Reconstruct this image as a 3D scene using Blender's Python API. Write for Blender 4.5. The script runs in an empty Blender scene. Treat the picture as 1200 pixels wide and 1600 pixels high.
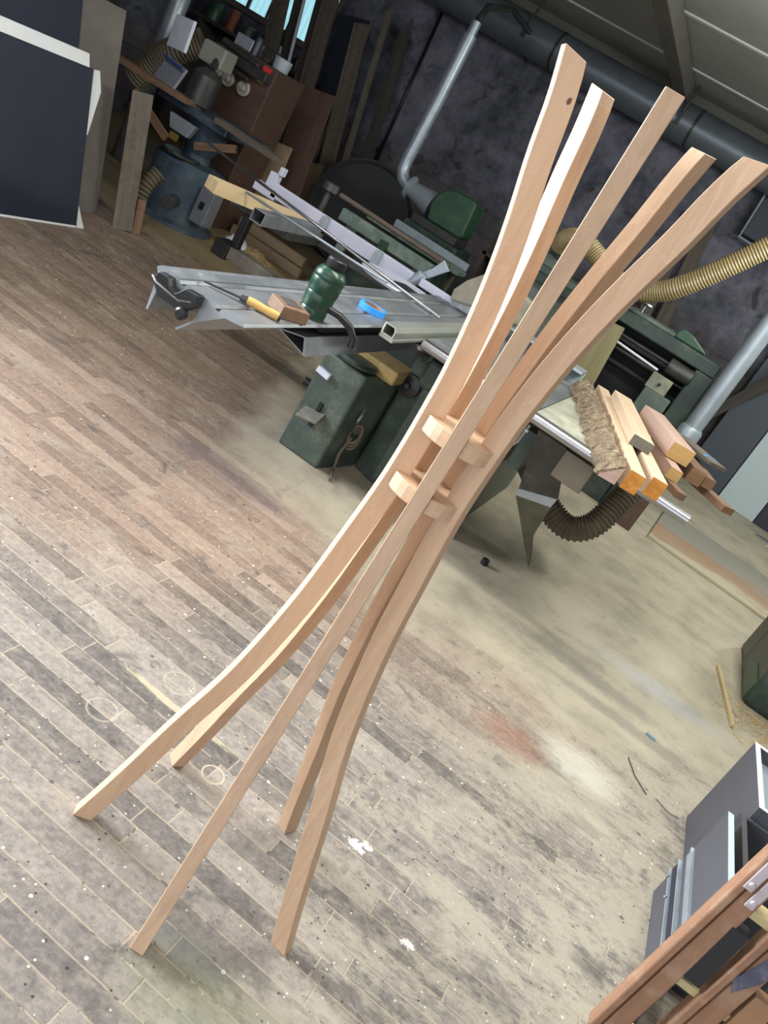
import bpy, bmesh, math, random
from mathutils import Vector, Matrix, noise

random.seed(7)
SC = bpy.context.scene
COL = SC.collection

# ------------------------------------------------------------------ camera
cam_d = bpy.data.cameras.new('camera')
cam_d.sensor_fit = 'VERTICAL'
cam_d.sensor_height = 36.0
cam_d.sensor_width = 27.0
cam_d.lens = 1358.77 * 36.0 / 1600.0
cam_d.clip_start = 0.05
cam_d.clip_end = 100
cam = bpy.data.objects.new('camera', cam_d)
COL.objects.link(cam)
def cam_matrix(pitch, roll, yaw, h):
    p, r, y = (math.radians(v) for v in (pitch, roll, yaw))
    # world axes written in camera coordinates (x right, y down, z forward)
    up = Vector((0, -math.cos(p), -math.sin(p)))
    fw = Vector((0, -math.sin(p), math.cos(p)))
    rt = Vector((1, 0, 0))
    M = Matrix(((math.cos(r), -math.sin(r), 0), (math.sin(r), math.cos(r), 0), (0, 0, 1)))
    up, fw, rt = M @ up, M @ fw, M @ rt
    B = fw * math.cos(y) + rt * math.sin(y)
    A = rt * math.cos(y) - fw * math.sin(y)
    W = Matrix((A, B, up))
    cx, cy, cz = W.col[0], -W.col[1], -W.col[2]
    m = Matrix((cx, cy, cz)).transposed().to_4x4()
    m.translation = Vector((0, 0, h))
    return m
cam.matrix_world = cam_matrix(21.232, 31.478, 12.009, 1.55)
SC.camera = cam

# ------------------------------------------------------------------ exposure, world, lamps
SC.view_settings.view_transform = 'Standard'
SC.view_settings.look = 'None'
SC.view_settings.gamma = 1.0
SC.view_settings.use_curve_mapping = False
SC.view_settings.exposure = 0.0

wd = bpy.data.worlds.new('workshop_daylight')
SC.world = wd
wd.use_nodes = True
wd.node_tree.nodes['Background'].inputs[0].default_value = (0.86, 0.92, 1.0, 1)
wd.node_tree.nodes['Background'].inputs[1].default_value = 3.0

def area(name, loc, target, sx, sy, power, color):
    d = bpy.data.lights.new(name, 'AREA')
    d.shape = 'RECTANGLE'; d.size = sx; d.size_y = sy
    d.energy = power; d.color = color
    o = bpy.data.objects.new(name, d)
    COL.objects.link(o)
    o.location = loc
    o.rotation_euler = (Vector(target) - Vector(loc)).to_track_quat('-Z', 'Y').to_euler()
    return o
# daylight through the windows of the left wall, behind the camera
area('window_daylight', (-4.5, 1.5, 2.0), (0.0, 0.9, 0.95), 2.0, 1.5, 240, (0.86, 0.93, 1.0)).data.spread = math.radians(105)
# fluorescent strip lamps under the ceiling, plus unseen fill lights added for brightness
area('strip_or_fill_light', (-0.8, 0.9, 3.1), (-0.7, 1.1, 0), 2.2, 0.25, 19, (1.0, 0.96, 0.87))
area('strip_or_fill_light', (-0.2, 2.8, 3.1), (-0.2, 2.9, 0), 2.0, 0.2, 80, (1.0, 0.98, 0.90))
area('strip_or_fill_light', (1.1, 5.2, 3.1), (1.0, 5.2, 0), 1.6, 0.2, 52, (0.98, 1.0, 0.90))  # added fill light, brightens the floor and panels on the right
area('strip_or_fill_light', (2.2, 7.6, 3.1), (1.8, 7.8, 0), 1.2, 0.2, 60, (0.95, 1.0, 0.95))  # added fill light out of view for the dim rear right
area('ceiling_fill_uplight', (0.9, 5.6, 2.75), (-0.6, 6.6, 3.3), 1.6, 0.3, 70, (0.95, 1.0, 0.95))  # added uplight out of view, only there to brighten the ceiling
area('strip_or_fill_light', (-3.4, 3.2, 3.1), (-3.4, 3.4, 0), 1.2, 0.2, 40, (0.95, 0.95, 1.0))

# ------------------------------------------------------------------ helpers
def lin(c):
    if isinstance(c, str):
        c = c.lstrip('#'); c = tuple(int(c[i:i+2], 16) / 255 for i in (0, 2, 4))
    return tuple((v / 12.92 if v <= 0.04045 else ((v + 0.055) / 1.055) ** 2.4) for v in c) + (1.0,)

class NT:
    """small node-tree helper"""
    def __init__(self, name):
        self.m = bpy.data.materials.new(name)
        self.m.use_nodes = True
        self.t = self.m.node_tree
        self.b = self.t.nodes['Principled BSDF']
        self.tc = self.t.nodes.new('ShaderNodeTexCoord')
    def n(self, kind, **k):
        nd = self.t.nodes.new('ShaderNode' + kind)
        for a, v in k.items(): setattr(nd, a, v)
        return nd
    def l(self, a, b): self.t.links.new(a, b)
    def val(self, sock, v):
        if hasattr(v, 'is_output') or isinstance(v, bpy.types.NodeSocket): self.l(v, sock)
        else: sock.default_value = v
    def math(self, op, a, b=None, c=None, clamp=False):
        nd = self.n('Math', operation=op); nd.use_clamp = clamp
        self.val(nd.inputs[0], a)
        if b is not None: self.val(nd.inputs[1], b)
        if c is not None: self.val(nd.inputs[2], c)
        return nd.outputs[0]
    def map(self, vec, scale=(1, 1, 1), loc=(0, 0, 0), rot=(0, 0, 0)):
        nd = self.n('Mapping'); self.l(vec, nd.inputs[0])
        nd.inputs['Scale'].default_value = scale
        nd.inputs['Location'].default_value = loc
        nd.inputs['Rotation'].default_value = rot
        return nd.outputs[0]
    def noise(self, vec, scale=5, detail=4, rough=0.55, dist=0.0):
        nd = self.n('TexNoise'); self.l(vec, nd.inputs['Vector'])
        nd.inputs['Scale'].default_value = scale; nd.inputs['Detail'].default_value = detail
        nd.inputs['Roughness'].default_value = rough; nd.inputs['Distortion'].default_value = dist
        return nd.outputs['Fac']
    def ramp(self, fac, stops):
        nd = self.n('ValToRGB'); self.l(fac, nd.inputs[0])
        e = nd.color_ramp.elements
        while len(e) > 1: e.remove(e[-1])
        e[0].position = stops[0][0]; e[0].color = stops[0][1]
        for p, c in stops[1:]:
            x = e.new(p); x.color = c
        return nd.outputs[0]
    def sstep(self, v, a, b):
        nd = self.n('MapRange', interpolation_type='SMOOTHSTEP')
        self.val(nd.inputs[0], v); nd.inputs[1].default_value = a; nd.inputs[2].default_value = b
        return nd.outputs[0]
    def mix(self, fac, a, b, mode='MIX'):
        nd = self.n('Mix', data_type='RGBA', blend_type=mode)
        self.val(nd.inputs[0], fac); self.val(nd.inputs[6], a); self.val(nd.inputs[7], b)
        return nd.outputs[2]
    def bump(self, h, strength=0.3, dist=0.01):
        nd = self.n('Bump'); self.l(h, nd.inputs['Height'])
        nd.inputs['Strength'].default_value = strength; nd.inputs['Distance'].default_value = dist
        self.l(nd.outputs[0], self.b.inputs['Normal'])
    def color(self, c): self.val(self.b.inputs['Base Color'], c)
    def rough(self, r): self.val(self.b.inputs['Roughness'], r)

_cache = {}
def wood(name, c1, c2, axis=0, grain=55.0, rough=0.6, fleck=0.0, dirt=0.0, dirtc='#3a332c'):
    key = ('w', name, axis)
    if key in _cache: return _cache[key]
    N = NT(name)
    oi = N.n('ObjectInfo')
    off = N.n('Combine' + 'XYZ')
    r10 = N.math('MULTIPLY', oi.outputs['Random'], 37.0)
    for i in range(3): N.l(r10, off.inputs[i])
    add = N.n('VectorMath', operation='ADD')
    N.l(N.tc.outputs['Object'], add.inputs[0]); N.l(off.outputs[0], add.inputs[1])
    s = [grain] * 3; s[axis] = grain * 0.035
    v = N.map(add.outputs[0], tuple(s))
    a = N.noise(v, 1.0, 5, 0.6, 0.4)
    s2 = [9.0] * 3; s2[axis] = 0.7
    b = N.noise(N.map(add.outputs[0], tuple(s2)), 1.0, 3, 0.5, 0.8)
    f = N.math('ADD', N.math('MULTIPLY', a, 0.55), N.math('MULTIPLY', b, 0.5))
    c = N.ramp(f, [(0.30, lin(c2)), (0.72, lin(c1))])
    if fleck:
        s3 = [40.0] * 3; s3[axis] = 8.0
        fl = N.noise(N.map(add.outputs[0], tuple(s3), rot=(0.3, 0.5, 0.2)), 1.0, 2, 0.4, 1.2)
        band = N.math('ABSOLUTE', N.math('SUBTRACT', fl, 0.5))
        c = N.mix(N.math('MULTIPLY', N.sstep(band, 0.02, 0.0), fleck), c, lin('#f0dcc0'))
    if dirt:
        d = N.noise(add.outputs[0], 14.0, 6, 0.65)
        c = N.mix(N.math('MULTIPLY', N.sstep(d, 0.48, 0.66), dirt), c, lin(dirtc))
    N.color(c); N.rough(rough)
    N.bump(a, 0.12, 0.002)
    _cache[key] = N.m
    return N.m

def paint(name, c, rough=0.5, metal=0.0, dirt=0.35, dirtc='#8a8068', var=0.12, dscale=6.0, spec=0.5):
    """painted or bare sheet with worn, dusty patches"""
    N = NT(name)
    v = N.tc.outputs['Object']
    a = N.noise(v, dscale, 6, 0.65)
    b = N.noise(v, 60.0, 3, 0.6)
    base = lin(c)
    dark = tuple(x * (1 - 2.2 * var) for x in base[:3]) + (1,)
    col = N.mix(N.sstep(a, 0.3, 0.7), dark, base)
    f = N.math('MULTIPLY', N.sstep(N.math('ADD', N.math('MULTIPLY', a, 0.7), N.math('MULTIPLY', b, 0.3)), 0.50, 0.68), dirt)
    col = N.mix(f, col, lin(dirtc))
    N.color(col)
    N.rough(N.math('ADD', rough, N.math('MULTIPLY', f, 0.3), clamp=True))
    N.b.inputs['Metallic'].default_value = metal
    N.b.inputs['Specular IOR Level'].default_value = spec
    return N.m

def plain(name, c, rough=0.5, metal=0.0, var=0.06, scale=20.0):
    return paint(name, c, rough, metal, 0.0, '#888888', var, scale)

def emis(name, c, strength):
    N = NT(name)
    v = N.map(N.tc.outputs['Object'], (9, 9, 1))
    w = N.n('TexWave'); N.l(N.tc.outputs['Object'], w.inputs['Vector'])
    w.inputs['Scale'].default_value = 4.0; w.inputs['Distortion'].default_value = 0.4
    N.color(lin(c))
    N.val(N.b.inputs['Emission Color'], N.mix(N.math('MULTIPLY', w.outputs['Fac'], 0.5), lin(c), lin('#7fb7c4')))
    N.b.inputs['Emission Strength'].default_value = strength
    return N.m

# ---- mesh collector
class MB:
    def __init__(self): self.bm = bmesh.new()
    def box(self, x0, x1, y0, y1, z0, z1):
        v = [self.bm.verts.new((x, y, z)) for z in (z0, z1) for y in (y0, y1) for x in (x0, x1)]
        for q in ((0,2,3,1),(4,5,7,6),(0,1,5,4),(2,6,7,3),(0,4,6,2),(1,3,7,5)):
            self.bm.faces.new([v[i] for i in q])
        return self
    def obox(self, c, size, rot):
        """box centred at c with a rotation matrix"""
        M = rot.to_3x3() if not isinstance(rot, tuple) else Matrix.Rotation(rot[2], 3, 'Z') @ Matrix.Rotation(rot[1], 3, 'Y') @ Matrix.Rotation(rot[0], 3, 'X')
        v = []
        for z in (-.5, .5):
            for y in (-.5, .5):
                for x in (-.5, .5):
                    v.append(self.bm.verts.new(Vector(c) + M @ Vector((x*size[0], y*size[1], z*size[2]))))
        for q in ((0,2,3,1),(4,5,7,6),(0,1,5,4),(2,6,7,3),(0,4,6,2),(1,3,7,5)):
            self.bm.faces.new([v[i] for i in q])
        return self
    def prism(self, pts, vec):
        """closed polygon of 3-D points pushed along vec"""
        vec = Vector(vec)
        a = [self.bm.verts.new(p) for p in pts]
        b = [self.bm.verts.new(Vector(p) + vec) for p in pts]
        n = len(pts)
        self.bm.faces.new(a); self.bm.faces.new(b[::-1])
        for i in range(n):
            j = (i + 1) % n
            self.bm.faces.new((a[i], b[i], b[j], a[j]))
        return self
    def tube(self, pts, r, n=12, caps=True, r_list=None, inner=None):
        pts = [Vector(p) for p in pts]
        rings = []
        prev = None
        for i, p in enumerate(pts):
            if i == 0: d = pts[1] - p
            elif i == len(pts) - 1: d = p - pts[-2]
            else: d = (pts[i+1] - pts[i-1])
            d.normalize()
            if prev is None:
                u = d.cross(Vector((0, 0, 1)))
                if u.length < 1e-3: u = d.cross(Vector((1, 0, 0)))
            else:
                u = prev - d * prev.dot(d)
            u.normalize(); prev = u
            w = d.cross(u)
            rr = r_list[i] if r_list else r
            rings.append([self.bm.verts.new(p + (u * math.cos(t) + w * math.sin(t)) * rr) for t in [2*math.pi*k/n for k in range(n)]])
        for a, b in zip(rings, rings[1:]):
            for k in range(n):
                f = self.bm.faces.new((a[k], a[(k+1) % n], b[(k+1) % n], b[k])); f.smooth = True
        if caps:
            self.bm.faces.new(rings[0][::-1]); self.bm.faces.new(rings[-1])
        return self
    def cyl(self, p0, p1, r, r1=None, n=24):
        return self.tube([p0, p1], r, n, True, [r, r if r1 is None else r1])
    def lathe(self, c, prof, n=32, axis=(0, 0, 1)):
        """prof: list of (radius, height) along axis from c"""
        ax = Vector(axis).normalized(); c = Vector(c)
        u = ax.cross(Vector((0, 0, 1)))
        if u.length < 1e-3: u = Vector((1, 0, 0))
        u.normalize(); w = ax.cross(u)
        rings = []
        for r, h in prof:
            if r < 1e-6: rings.append([self.bm.verts.new(c + ax*h)])
            else: rings.append([self.bm.verts.new(c + ax*h + (u*math.cos(t) + w*math.sin(t))*r) for t in [2*math.pi*k/n for k in range(n)]])
        for a, b in zip(rings, rings[1:]):
            for k in range(n):
                if len(a) == 1 and len(b) == 1: continue
                if len(a) == 1: f = self.bm.faces.new((a[0], b[k], b[(k+1) % n]))
                elif len(b) == 1: f = self.bm.faces.new((a[k], a[(k+1) % n], b[0]))
                else: f = self.bm.faces.new((a[k], a[(k+1) % n], b[(k+1) % n], b[k]))
                f.smooth = True
        if len(rings[0]) > 1: self.bm.faces.new(rings[0][::-1])
        if len(rings[-1]) > 1: self.bm.faces.new(rings[-1])
        return self
    def build(self, name, mat, parent=None, bevel=0.0, smooth_angle=None, seg=2):
        bmesh.ops.recalc_face_normals(self.bm, faces=self.bm.faces)
        me = bpy.data.meshes.new(name)
        off = Vector(parent['_o']) if parent is not None else None
        if parent is None:
            xs = [v.co for v in self.bm.verts]
            lo = Vector((min(c.x for c in xs), min(c.y for c in xs), min(c.z for c in xs)))
            hi = Vector((max(c.x for c in xs), max(c.y for c in xs), max(c.z for c in xs)))
            off = Vector(((lo.x+hi.x)/2, (lo.y+hi.y)/2, lo.z))
        for v in self.bm.verts: v.co -= off
        for e in self.bm.edges:
            if len(e.link_faces) == 2 and e.calc_face_angle(0.0) > 0.6: e.smooth = False
        self.bm.to_mesh(me); self.bm.free()
        me.materials.append(mat)
        o = bpy.data.objects.new(name, me)
        COL.objects.link(o)
        if parent is not None: o.parent = parent
        else: o.location = off
        o['_o'] = list(off)
        if bevel:
            md = o.modifiers.new('bevel', 'BEVEL'); md.width = bevel; md.segments = seg; md.limit_method = 'ANGLE'
            md.angle_limit = math.radians(40)
        return o

def tag(o, label, cat, group=None):
    o['label'] = label; o['category'] = cat
    if group: o['group'] = group
    return o
def thing(name, label, cat, loc, group=None):
    o = bpy.data.objects.new(name, None); COL.objects.link(o)
    o.location = loc; o['_o'] = list(loc); o.empty_display_size = 0.05
    return tag(o, label, cat, group)
def struct(o):
    o['kind'] = 'structure'; return o

def board(name, mat, p0, p1, w, h, label=None, cat=None, group=None, parent=None, up=(0, 0, 1), bevel=0.002, taper=1.0):
    """straight piece from p0 to p1 (centre line); local X is the length (grain), w across, h along up"""
    p0, p1 = Vector(p0), Vector(p1)
    d = (p1 - p0); L = d.length; d.normalize()
    up = Vector(up); y = up.cross(d)
    if y.length < 1e-4: y = Vector((0, 1, 0)).cross(d)
    y.normalize(); z = d.cross(y)
    me = bpy.data.meshes.new(name)
    bm = bmesh.new()
    v = []
    for a in (0, 1):
        k = 1 if a == 0 else taper
        for yy, zz in ((-.5, -.5), (.5, -.5), (.5, .5), (-.5, .5)):
            v.append(bm.verts.new(((a - .5) * L, yy * w * k, zz * h)))
    for q in ((0,3,2,1),(4,5,6,7),(0,1,5,4),(1,2,6,5),(2,3,7,6),(3,0,4,7)):
        bm.faces.new([v[i] for i in q])
    bmesh.ops.recalc_face_normals(bm, faces=bm.faces)
    bm.to_mesh(me); bm.free()
    me.materials.append(mat)
    o = bpy.data.objects.new(name, me); COL.objects.link(o)
    M = Matrix((d, y, z)).transposed().to_4x4(); M.translation = (p0 + p1) / 2
    if parent is not None:
        o.parent = parent; M.translation -= Vector(parent['_o'])
    o.matrix_local = M
    o['_o'] = list((p0 + p1) / 2)
    if bevel:
        md = o.modifiers.new('bevel', 'BEVEL'); md.width = bevel; md.segments = 2; md.limit_method = 'ANGLE'
    if label: tag(o, label, cat, group)
    return o

def corrug(path, r, pitch=0.022, depth=0.006, n=20, step=4):
    """points and radii of a ribbed hose along a smooth path"""
    P = [Vector(p) for p in path]
    # Catmull-Rom
    pts = []
    Q = [2*P[0]-P[1]] + P + [2*P[-1]-P[-2]]
    for i in range(1, len(Q)-2):
        a, b, c, d = Q[i-1], Q[i], Q[i+1], Q[i+2]
        for k in range(40):
            t = k/40
            pts.append(0.5*((2*b) + (-a+c)*t + (2*a-5*b+4*c-d)*t*t + (-a+3*b-3*c+d)*t**3))
    pts.append(P[-1])
    # resample
    out = [pts[0]]; acc = 0; want = pitch/step
    for a, b in zip(pts, pts[1:]):
        seg = (b-a).length
        while acc + seg >= want:
            f = (want-acc)/seg; a = a.lerp(b, f); seg = (b-a).length; acc = 0; out.append(a.copy())
        acc += seg
    rl = [r + depth*(0.5*math.cos(2*math.pi*i/step)) for i in range(len(out))]
    return out, rl

# ------------------------------------------------------------------ materials
M_OAK = wood('oak_slat', '#cfae8f', '#b49275', 2, 60, 0.55, fleck=0.12)
M_OAKX = wood('oak_ring', '#d8b896', '#b8957a', 0, 60, 0.55)
M_GREEN = paint('green_machine_paint', '#4f5c53', 0.45, 0, 0.4, '#8c866c', 0.2, 5)
M_GREEN_D = paint('dark_green_paint', '#2e4038', 0.4, 0, 0.35, '#6b6a58', 0.2, 6)
M_GREEN_B = paint('bottle_green_paint', '#2c5038', 0.4, 0, 0.25, '#6b6a58', 0.15, 6)
M_MINT = paint('pale_green_paint', '#7f948a', 0.5, 0, 0.5, '#a09c90', 0.2, 8)
M_ALU = paint('brushed_aluminium', '#a9adb2', 0.42, 0.75, 0.3, '#6f7378', 0.12, 9)
M_ALUW = paint('pale_anodised_aluminium', '#c9cbdc', 0.45, 0.15, 0.12, '#9a9aa6', 0.05, 5)
M_STEEL = paint('worn_table_steel', '#9aa0a4', 0.4, 0.6, 0.55, '#d2cdb6', 0.18, 5)
M_CHROME = plain('polished_steel', '#a8a8ac', 0.3, 1.0, 0.02)
M_GALV = paint('galvanised_steel', '#a9b3bb', 0.36, 0.4, 0.3, '#5b6068', 0.12, 7)
M_DUCT = paint('dull_grey_duct', '#767e85', 0.36, 0.5, 0.35, '#5b5e60', 0.12, 4)
M_DARKST = paint('dark_sheet_steel', '#4a4a48', 0.4, 0.5, 0.35, '#6b6a62', 0.15, 9)
M_BLACK = plain('black_plastic', '#17181b', 0.4)
M_BLACKR = plain('black_rubber', '#1e1f22', 0.7)
M_GREYBOX = plain('anthracite_laminate', '#505158', 0.55, 0, 0.03)
M_GREYD = plain('dark_grey_laminate', '#3a3b40', 0.6, 0, 0.04)
M_NAVY = plain('dark_blue_grey_panel', '#262a38', 0.55, 0, 0.03)
M_NAVYR = plain('slate_grey_panel', '#3c434e', 0.55, 0, 0.03)
M_EDGE = plain('white_panel_edge', '#dcdedc', 0.6, 0, 0.02)
M_WHITEP = plain('pale_blue_white_panel', '#b4c3c6', 0.5, 0, 0.02)
M_PLY = wood('plywood', '#a18d72', '#857158', 0, 30, 0.7, dirt=0.25)
M_PINE = wood('pine_timber', '#d9c49c', '#bb9f74', 0, 40, 0.6)
M_PINK = wood('pinkish_beech', '#c2a394', '#a78a7c', 0, 40, 0.6)
M_PALEB = wood('pale_beech', '#d8c2a6', '#c0a488', 0, 40, 0.6)
M_BRN = wood('brown_timber', '#85664e', '#5d4535', 0, 30, 0.7, dirt=0.3)
M_GREYW = wood('grey_old_timber', '#6f6659', '#4b443c', 0, 25, 0.8, dirt=0.35)
M_DKW = wood('dark_old_timber', '#4d463f', '#2f2a27', 0, 25, 0.8, dirt=0.4)
M_MAHOG = wood('reddish_brown_board', '#5e463a', '#42302a', 0, 20, 0.55, dirt=0.2)
M_TRES = wood('reddish_trestle_wood', '#9a7358', '#775642', 2, 30, 0.65, dirt=0.25, dirtc='#c0a890')
M_ORANGE = paint('orange_waxed_end_grain', '#d08a35', 0.5, 0, 0.3, '#e6ad58', 0.12, 40)
M_RUNG = wood('pale_rung_wood', '#c9b88c', '#a8946b', 0, 30, 0.65)
M_HOSEY = paint('yellowed_clear_hose', '#9c8a62', 0.4, 0, 0.25, '#c4b48a', 0.1, 10)
M_HOSEB = paint('dusty_black_hose', '#6a5f4e', 0.6, 0, 0.4, '#7a6f58', 0.15, 8)
M_BLUET = plain('blue_masking_tape', '#2f8fe0', 0.6)
M_CARD = plain('brown_cardboard', '#9a7456', 0.8)
M_WHITE = plain('white_plastic', '#d6d8e4', 0.4)
M_CREAM = plain('cream_handle', '#d6aa62', 0.4)

# bark
def bark_mat():
    N = NT('rough_dusty_bark')
    v = N.tc.outputs['Object']
    a = N.noise(v, 27, 6, 0.72, 0.5); vo = N.n('TexVoronoi', feature='DISTANCE_TO_EDGE'); N.l(N.map(v, (26, 55, 55)), vo.inputs['Vector'])
    f = N.math('ADD', N.math('MULTIPLY', a, 0.7), N.math('MULTIPLY', vo.outputs['Distance'], 0.6))
    N.color(N.ramp(f, [(0.30, lin('#3c3026')), (0.40, lin('#947f65')), (0.56, lin('#cbb795'))]))
    N.rough(0.9); N.bump(f, 1.0, 0.02)
    return N.m
M_BARK = bark_mat()

def floor_mat():
    N = NT('old_parquet_strip_floor')
    g = N.tc.outputs['Object']
    sep = N.n('SeparateXYZ'); N.l(g, sep.inputs[0])
    X, Y = sep.outputs[0], sep.outputs[1]
    PW = 0.066
    wob = N.math('MULTIPLY', N.math('SUBTRACT', N.noise(g, 9.0, 2, 0.5), 0.5), 0.006)
    Yw = N.math('ADD', Y, wob)
    row = N.math('FLOOR', N.math('DIVIDE', Yw, PW))
    wn = N.n('TexWhiteNoise', noise_dimensions='1D'); N.l(row, wn.inputs['W'])
    Xs = N.math('ADD', X, N.math('MULTIPLY', wn.outputs['Value'], 0.55))
    Xs2 = N.math('ADD', Xs, 20.0)
    fy = N.math('FRACT', N.math('DIVIDE', Yw, PW))
    fx = N.math('FRACT', N.math('DIVIDE', Xs2, 0.52))
    ey = N.math('MULTIPLY', N.math('MINIMUM', fy, N.math('SUBTRACT', 1.0, fy)), PW)
    ex = N.math('MULTIPLY', N.math('MINIMUM', fx, N.math('SUBTRACT', 1.0, fx)), 0.52)
    edge = N.math('MINIMUM', ey, ex)
    nz = N.noise(g, 30.0, 4, 0.7)
    seam_w = N.math('MULTIPLY', nz, 0.0042)
    seam = N.sstep(N.math('SUBTRACT', edge, seam_w), 0.0008, -0.0004)
    cellx = N.math('FLOOR', N.math('DIVIDE', Xs2, 0.52))
    cv = N.n('CombineXYZ'); N.l(cellx, cv.inputs[0]); N.l(row, cv.inputs[1])
    wn2 = N.n('TexWhiteNoise', noise_dimensions='3D'); N.l(cv.outputs[0], wn2.inputs['Vector'])
    rnd = wn2.outputs['Value']
    # plank tone
    gr = N.noise(N.map(g, (6, 70, 1)), 1.0, 4, 0.6)
    blot = N.noise(g, 4.0, 6, 0.65)
    fine = N.noise(g, 26.0, 6, 0.7)
    mott = N.noise(g, 62.0, 4, 0.75)
    tone = N.math('ADD', N.math('ADD', N.math('MULTIPLY', rnd, 0.26), N.math('MULTIPLY', fine, 0.44)), N.math('ADD', N.math('ADD', N.math('MULTIPLY', gr, 0.16), N.math('MULTIPLY', blot, 0.18)), N.math('MULTIPLY', N.math('SUBTRACT', mott, 0.5), 0.45)))
    tone = N.math('ADD', tone, 0.06)
    col_near = N.ramp(tone, [(0.34, lin('#4a4643')), (0.55, lin('#736b65')), (0.80, lin('#9f958b'))])
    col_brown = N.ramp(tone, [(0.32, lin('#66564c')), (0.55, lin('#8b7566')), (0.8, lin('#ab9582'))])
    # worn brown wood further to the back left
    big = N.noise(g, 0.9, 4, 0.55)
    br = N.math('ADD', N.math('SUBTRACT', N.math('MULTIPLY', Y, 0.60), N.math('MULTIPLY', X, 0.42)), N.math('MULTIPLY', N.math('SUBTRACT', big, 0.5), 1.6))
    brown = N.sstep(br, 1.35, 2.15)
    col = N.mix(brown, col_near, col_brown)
    col = N.mix(N.math('MULTIPLY', N.sstep(br, 2.4, 3.5), 0.62), col, lin('#5e5244'))  # dusty brown tone, with light falloff painted in towards the back left
    # beige glue and dust film, in blotches
    d1 = N.noise(N.map(g, (1.0, 2.0, 1.0)), 3.0, 7, 0.72, 0.4)
    d2 = N.noise(N.map(g, (1.0, 2.2, 1.0)), 17.0, 6, 0.75)
    rgt = N.sstep(N.math('ADD', X, N.math('MULTIPLY', N.math('SUBTRACT', big, 0.5), 1.2)), -0.45, 0.75)
    dm = N.math('ADD', N.math('ADD', N.math('MULTIPLY', d1, 0.62), N.math('MULTIPLY', d2, 0.42)), N.math('MULTIPLY', rgt, 0.085))
    dust = N.math('MULTIPLY', N.sstep(dm, 0.515, 0.64), N.math('ADD', 0.5, N.math('MULTIPLY', rgt, 0.32)))
    dustc = N.mix(rgt, lin('#a4998a'), lin('#a8a08f'))
    col = N.mix(dust, col, dustc)
    # seams filled with pale dust near, dark further off
    far = N.sstep(Y, 2.0, 3.4)
    seam_f = N.math('MULTIPLY', seam, N.math('SUBTRACT', 0.72, N.math('MULTIPLY', far, 0.42)))
    seam_c = N.mix(N.sstep(nz, 0.56, 0.64), lin('#a99a84'), lin('#4a4139'))
    col = N.mix(seam_f, col, seam_c)
    # smooth film of fine wood dust round the saw and at the back
    fb = N.math('MULTIPLY', N.math('SUBTRACT', N.noise(g, 1.7, 6, 0.6), 0.5), 1.1)
    sx = N.math('MAXIMUM', N.math('SUBTRACT', -1.5, X), 0.0)
    fd = N.math('ADD', N.math('SUBTRACT', N.math('ADD', Y, fb), N.math('MULTIPLY', sx, 2.4)), N.math('MULTIPLY', N.math('ABSOLUTE', N.math('SUBTRACT', X, -0.2)), -0.32))
    film = N.math('MULTIPLY', N.sstep(fd, 2.75, 3.35), 0.86)
    filmc = N.ramp(N.noise(g, 3.2, 6, 0.6), [(0.3, lin('#8f897a')), (0.5, lin('#aca38f')), (0.72, lin('#bcb29d'))])
    col = N.mix(film, col, filmc)
    # sawdust heaps colour at the far left corner
    sd = N.math('SUBTRACT', N.math('ADD', Y, N.math('MULTIPLY', fb, 0.5)), 5.4)
    sdm = N.math('MULTIPLY', N.sstep(sd, 0.0, 0.6), N.sstep(X, -2.6, -3.4))
    col = N.mix(N.math('MULTIPLY', sdm, 0.7), col, lin('#8a7a58'))
    # dark stains and drops
    st = N.noise(g, 7.0, 4, 0.6, 0.6)
    col = N.mix(N.math('MULTIPLY', N.sstep(N.math('ADD', st, N.math('MULTIPLY', N.math('SUBTRACT', d2, 0.5), 0.35)), 0.58, 0.70), N.math('SUBTRACT', 0.6, N.math('MULTIPLY', film, 0.5))), col, lin('#4e4a49'))
    for sc_, lo, hi, cc, k in ((34.0, 0.13, 0.09, '#2e2b29', 0.9), (13.0, 0.11, 0.085, '#4a4541', 0.75), (44.0, 0.15, 0.09, '#d8d0c2', 0.7), (18.0, 0.10, 0.07, '#dcd6ca', 0.75), (70.0, 0.2, 0.12, '#5a534d', 0.6)):
        vo = N.n('TexVoronoi'); N.l(g, vo.inputs['Vector']); vo.inputs['Scale'].default_value = sc_
        dn = N.math('ADD', vo.outputs['Distance'], N.math('MULTIPLY', N.math('SUBTRACT', fine, 0.5), 0.22))
        sepc = N.n('SeparateColor'); N.l(vo.outputs['Color'], sepc.inputs[0])
        keep = N.math('GREATER_THAN', sepc.outputs[0], 0.68)
        col = N.mix(N.math('MULTIPLY', N.math('MULTIPLY', N.sstep(dn, lo, hi), keep), N.math('MULTIPLY', k, N.math('SUBTRACT', 1.0, N.math('MULTIPLY', film, 0.75)))), col, lin(cc))
    # individual marks: (x, y, radius x, radius y, colour, strength, ring?)
    def spot(x, y, rx, ry, c, k, ring=False, rough=0.5, soft=0.3):
        nonlocal col
        a = N.math('DIVIDE', N.math('SUBTRACT', X, x), rx); b = N.math('DIVIDE', N.math('SUBTRACT', Y, y), ry)
        r = N.math('SQRT', N.math('ADD', N.math('MULTIPLY', a, a), N.math('MULTIPLY', b, b)))
        r = N.math('ADD', r, N.math('MULTIPLY', N.math('SUBTRACT', big if ring else (mott if rx < 0.06 else d2), 0.5), rough))
        if ring: f = N.sstep(N.math('ABSOLUTE', N.math('SUBTRACT', r, 1.0)), 0.10, 0.05)
        else: f = N.sstep(r, 1.0 + soft, 1.0 - soft)
        col = N.mix(N.math('MULTIPLY', f, k), col, lin(c))
    SPOTS(spot)
    N.color(col)
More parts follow.
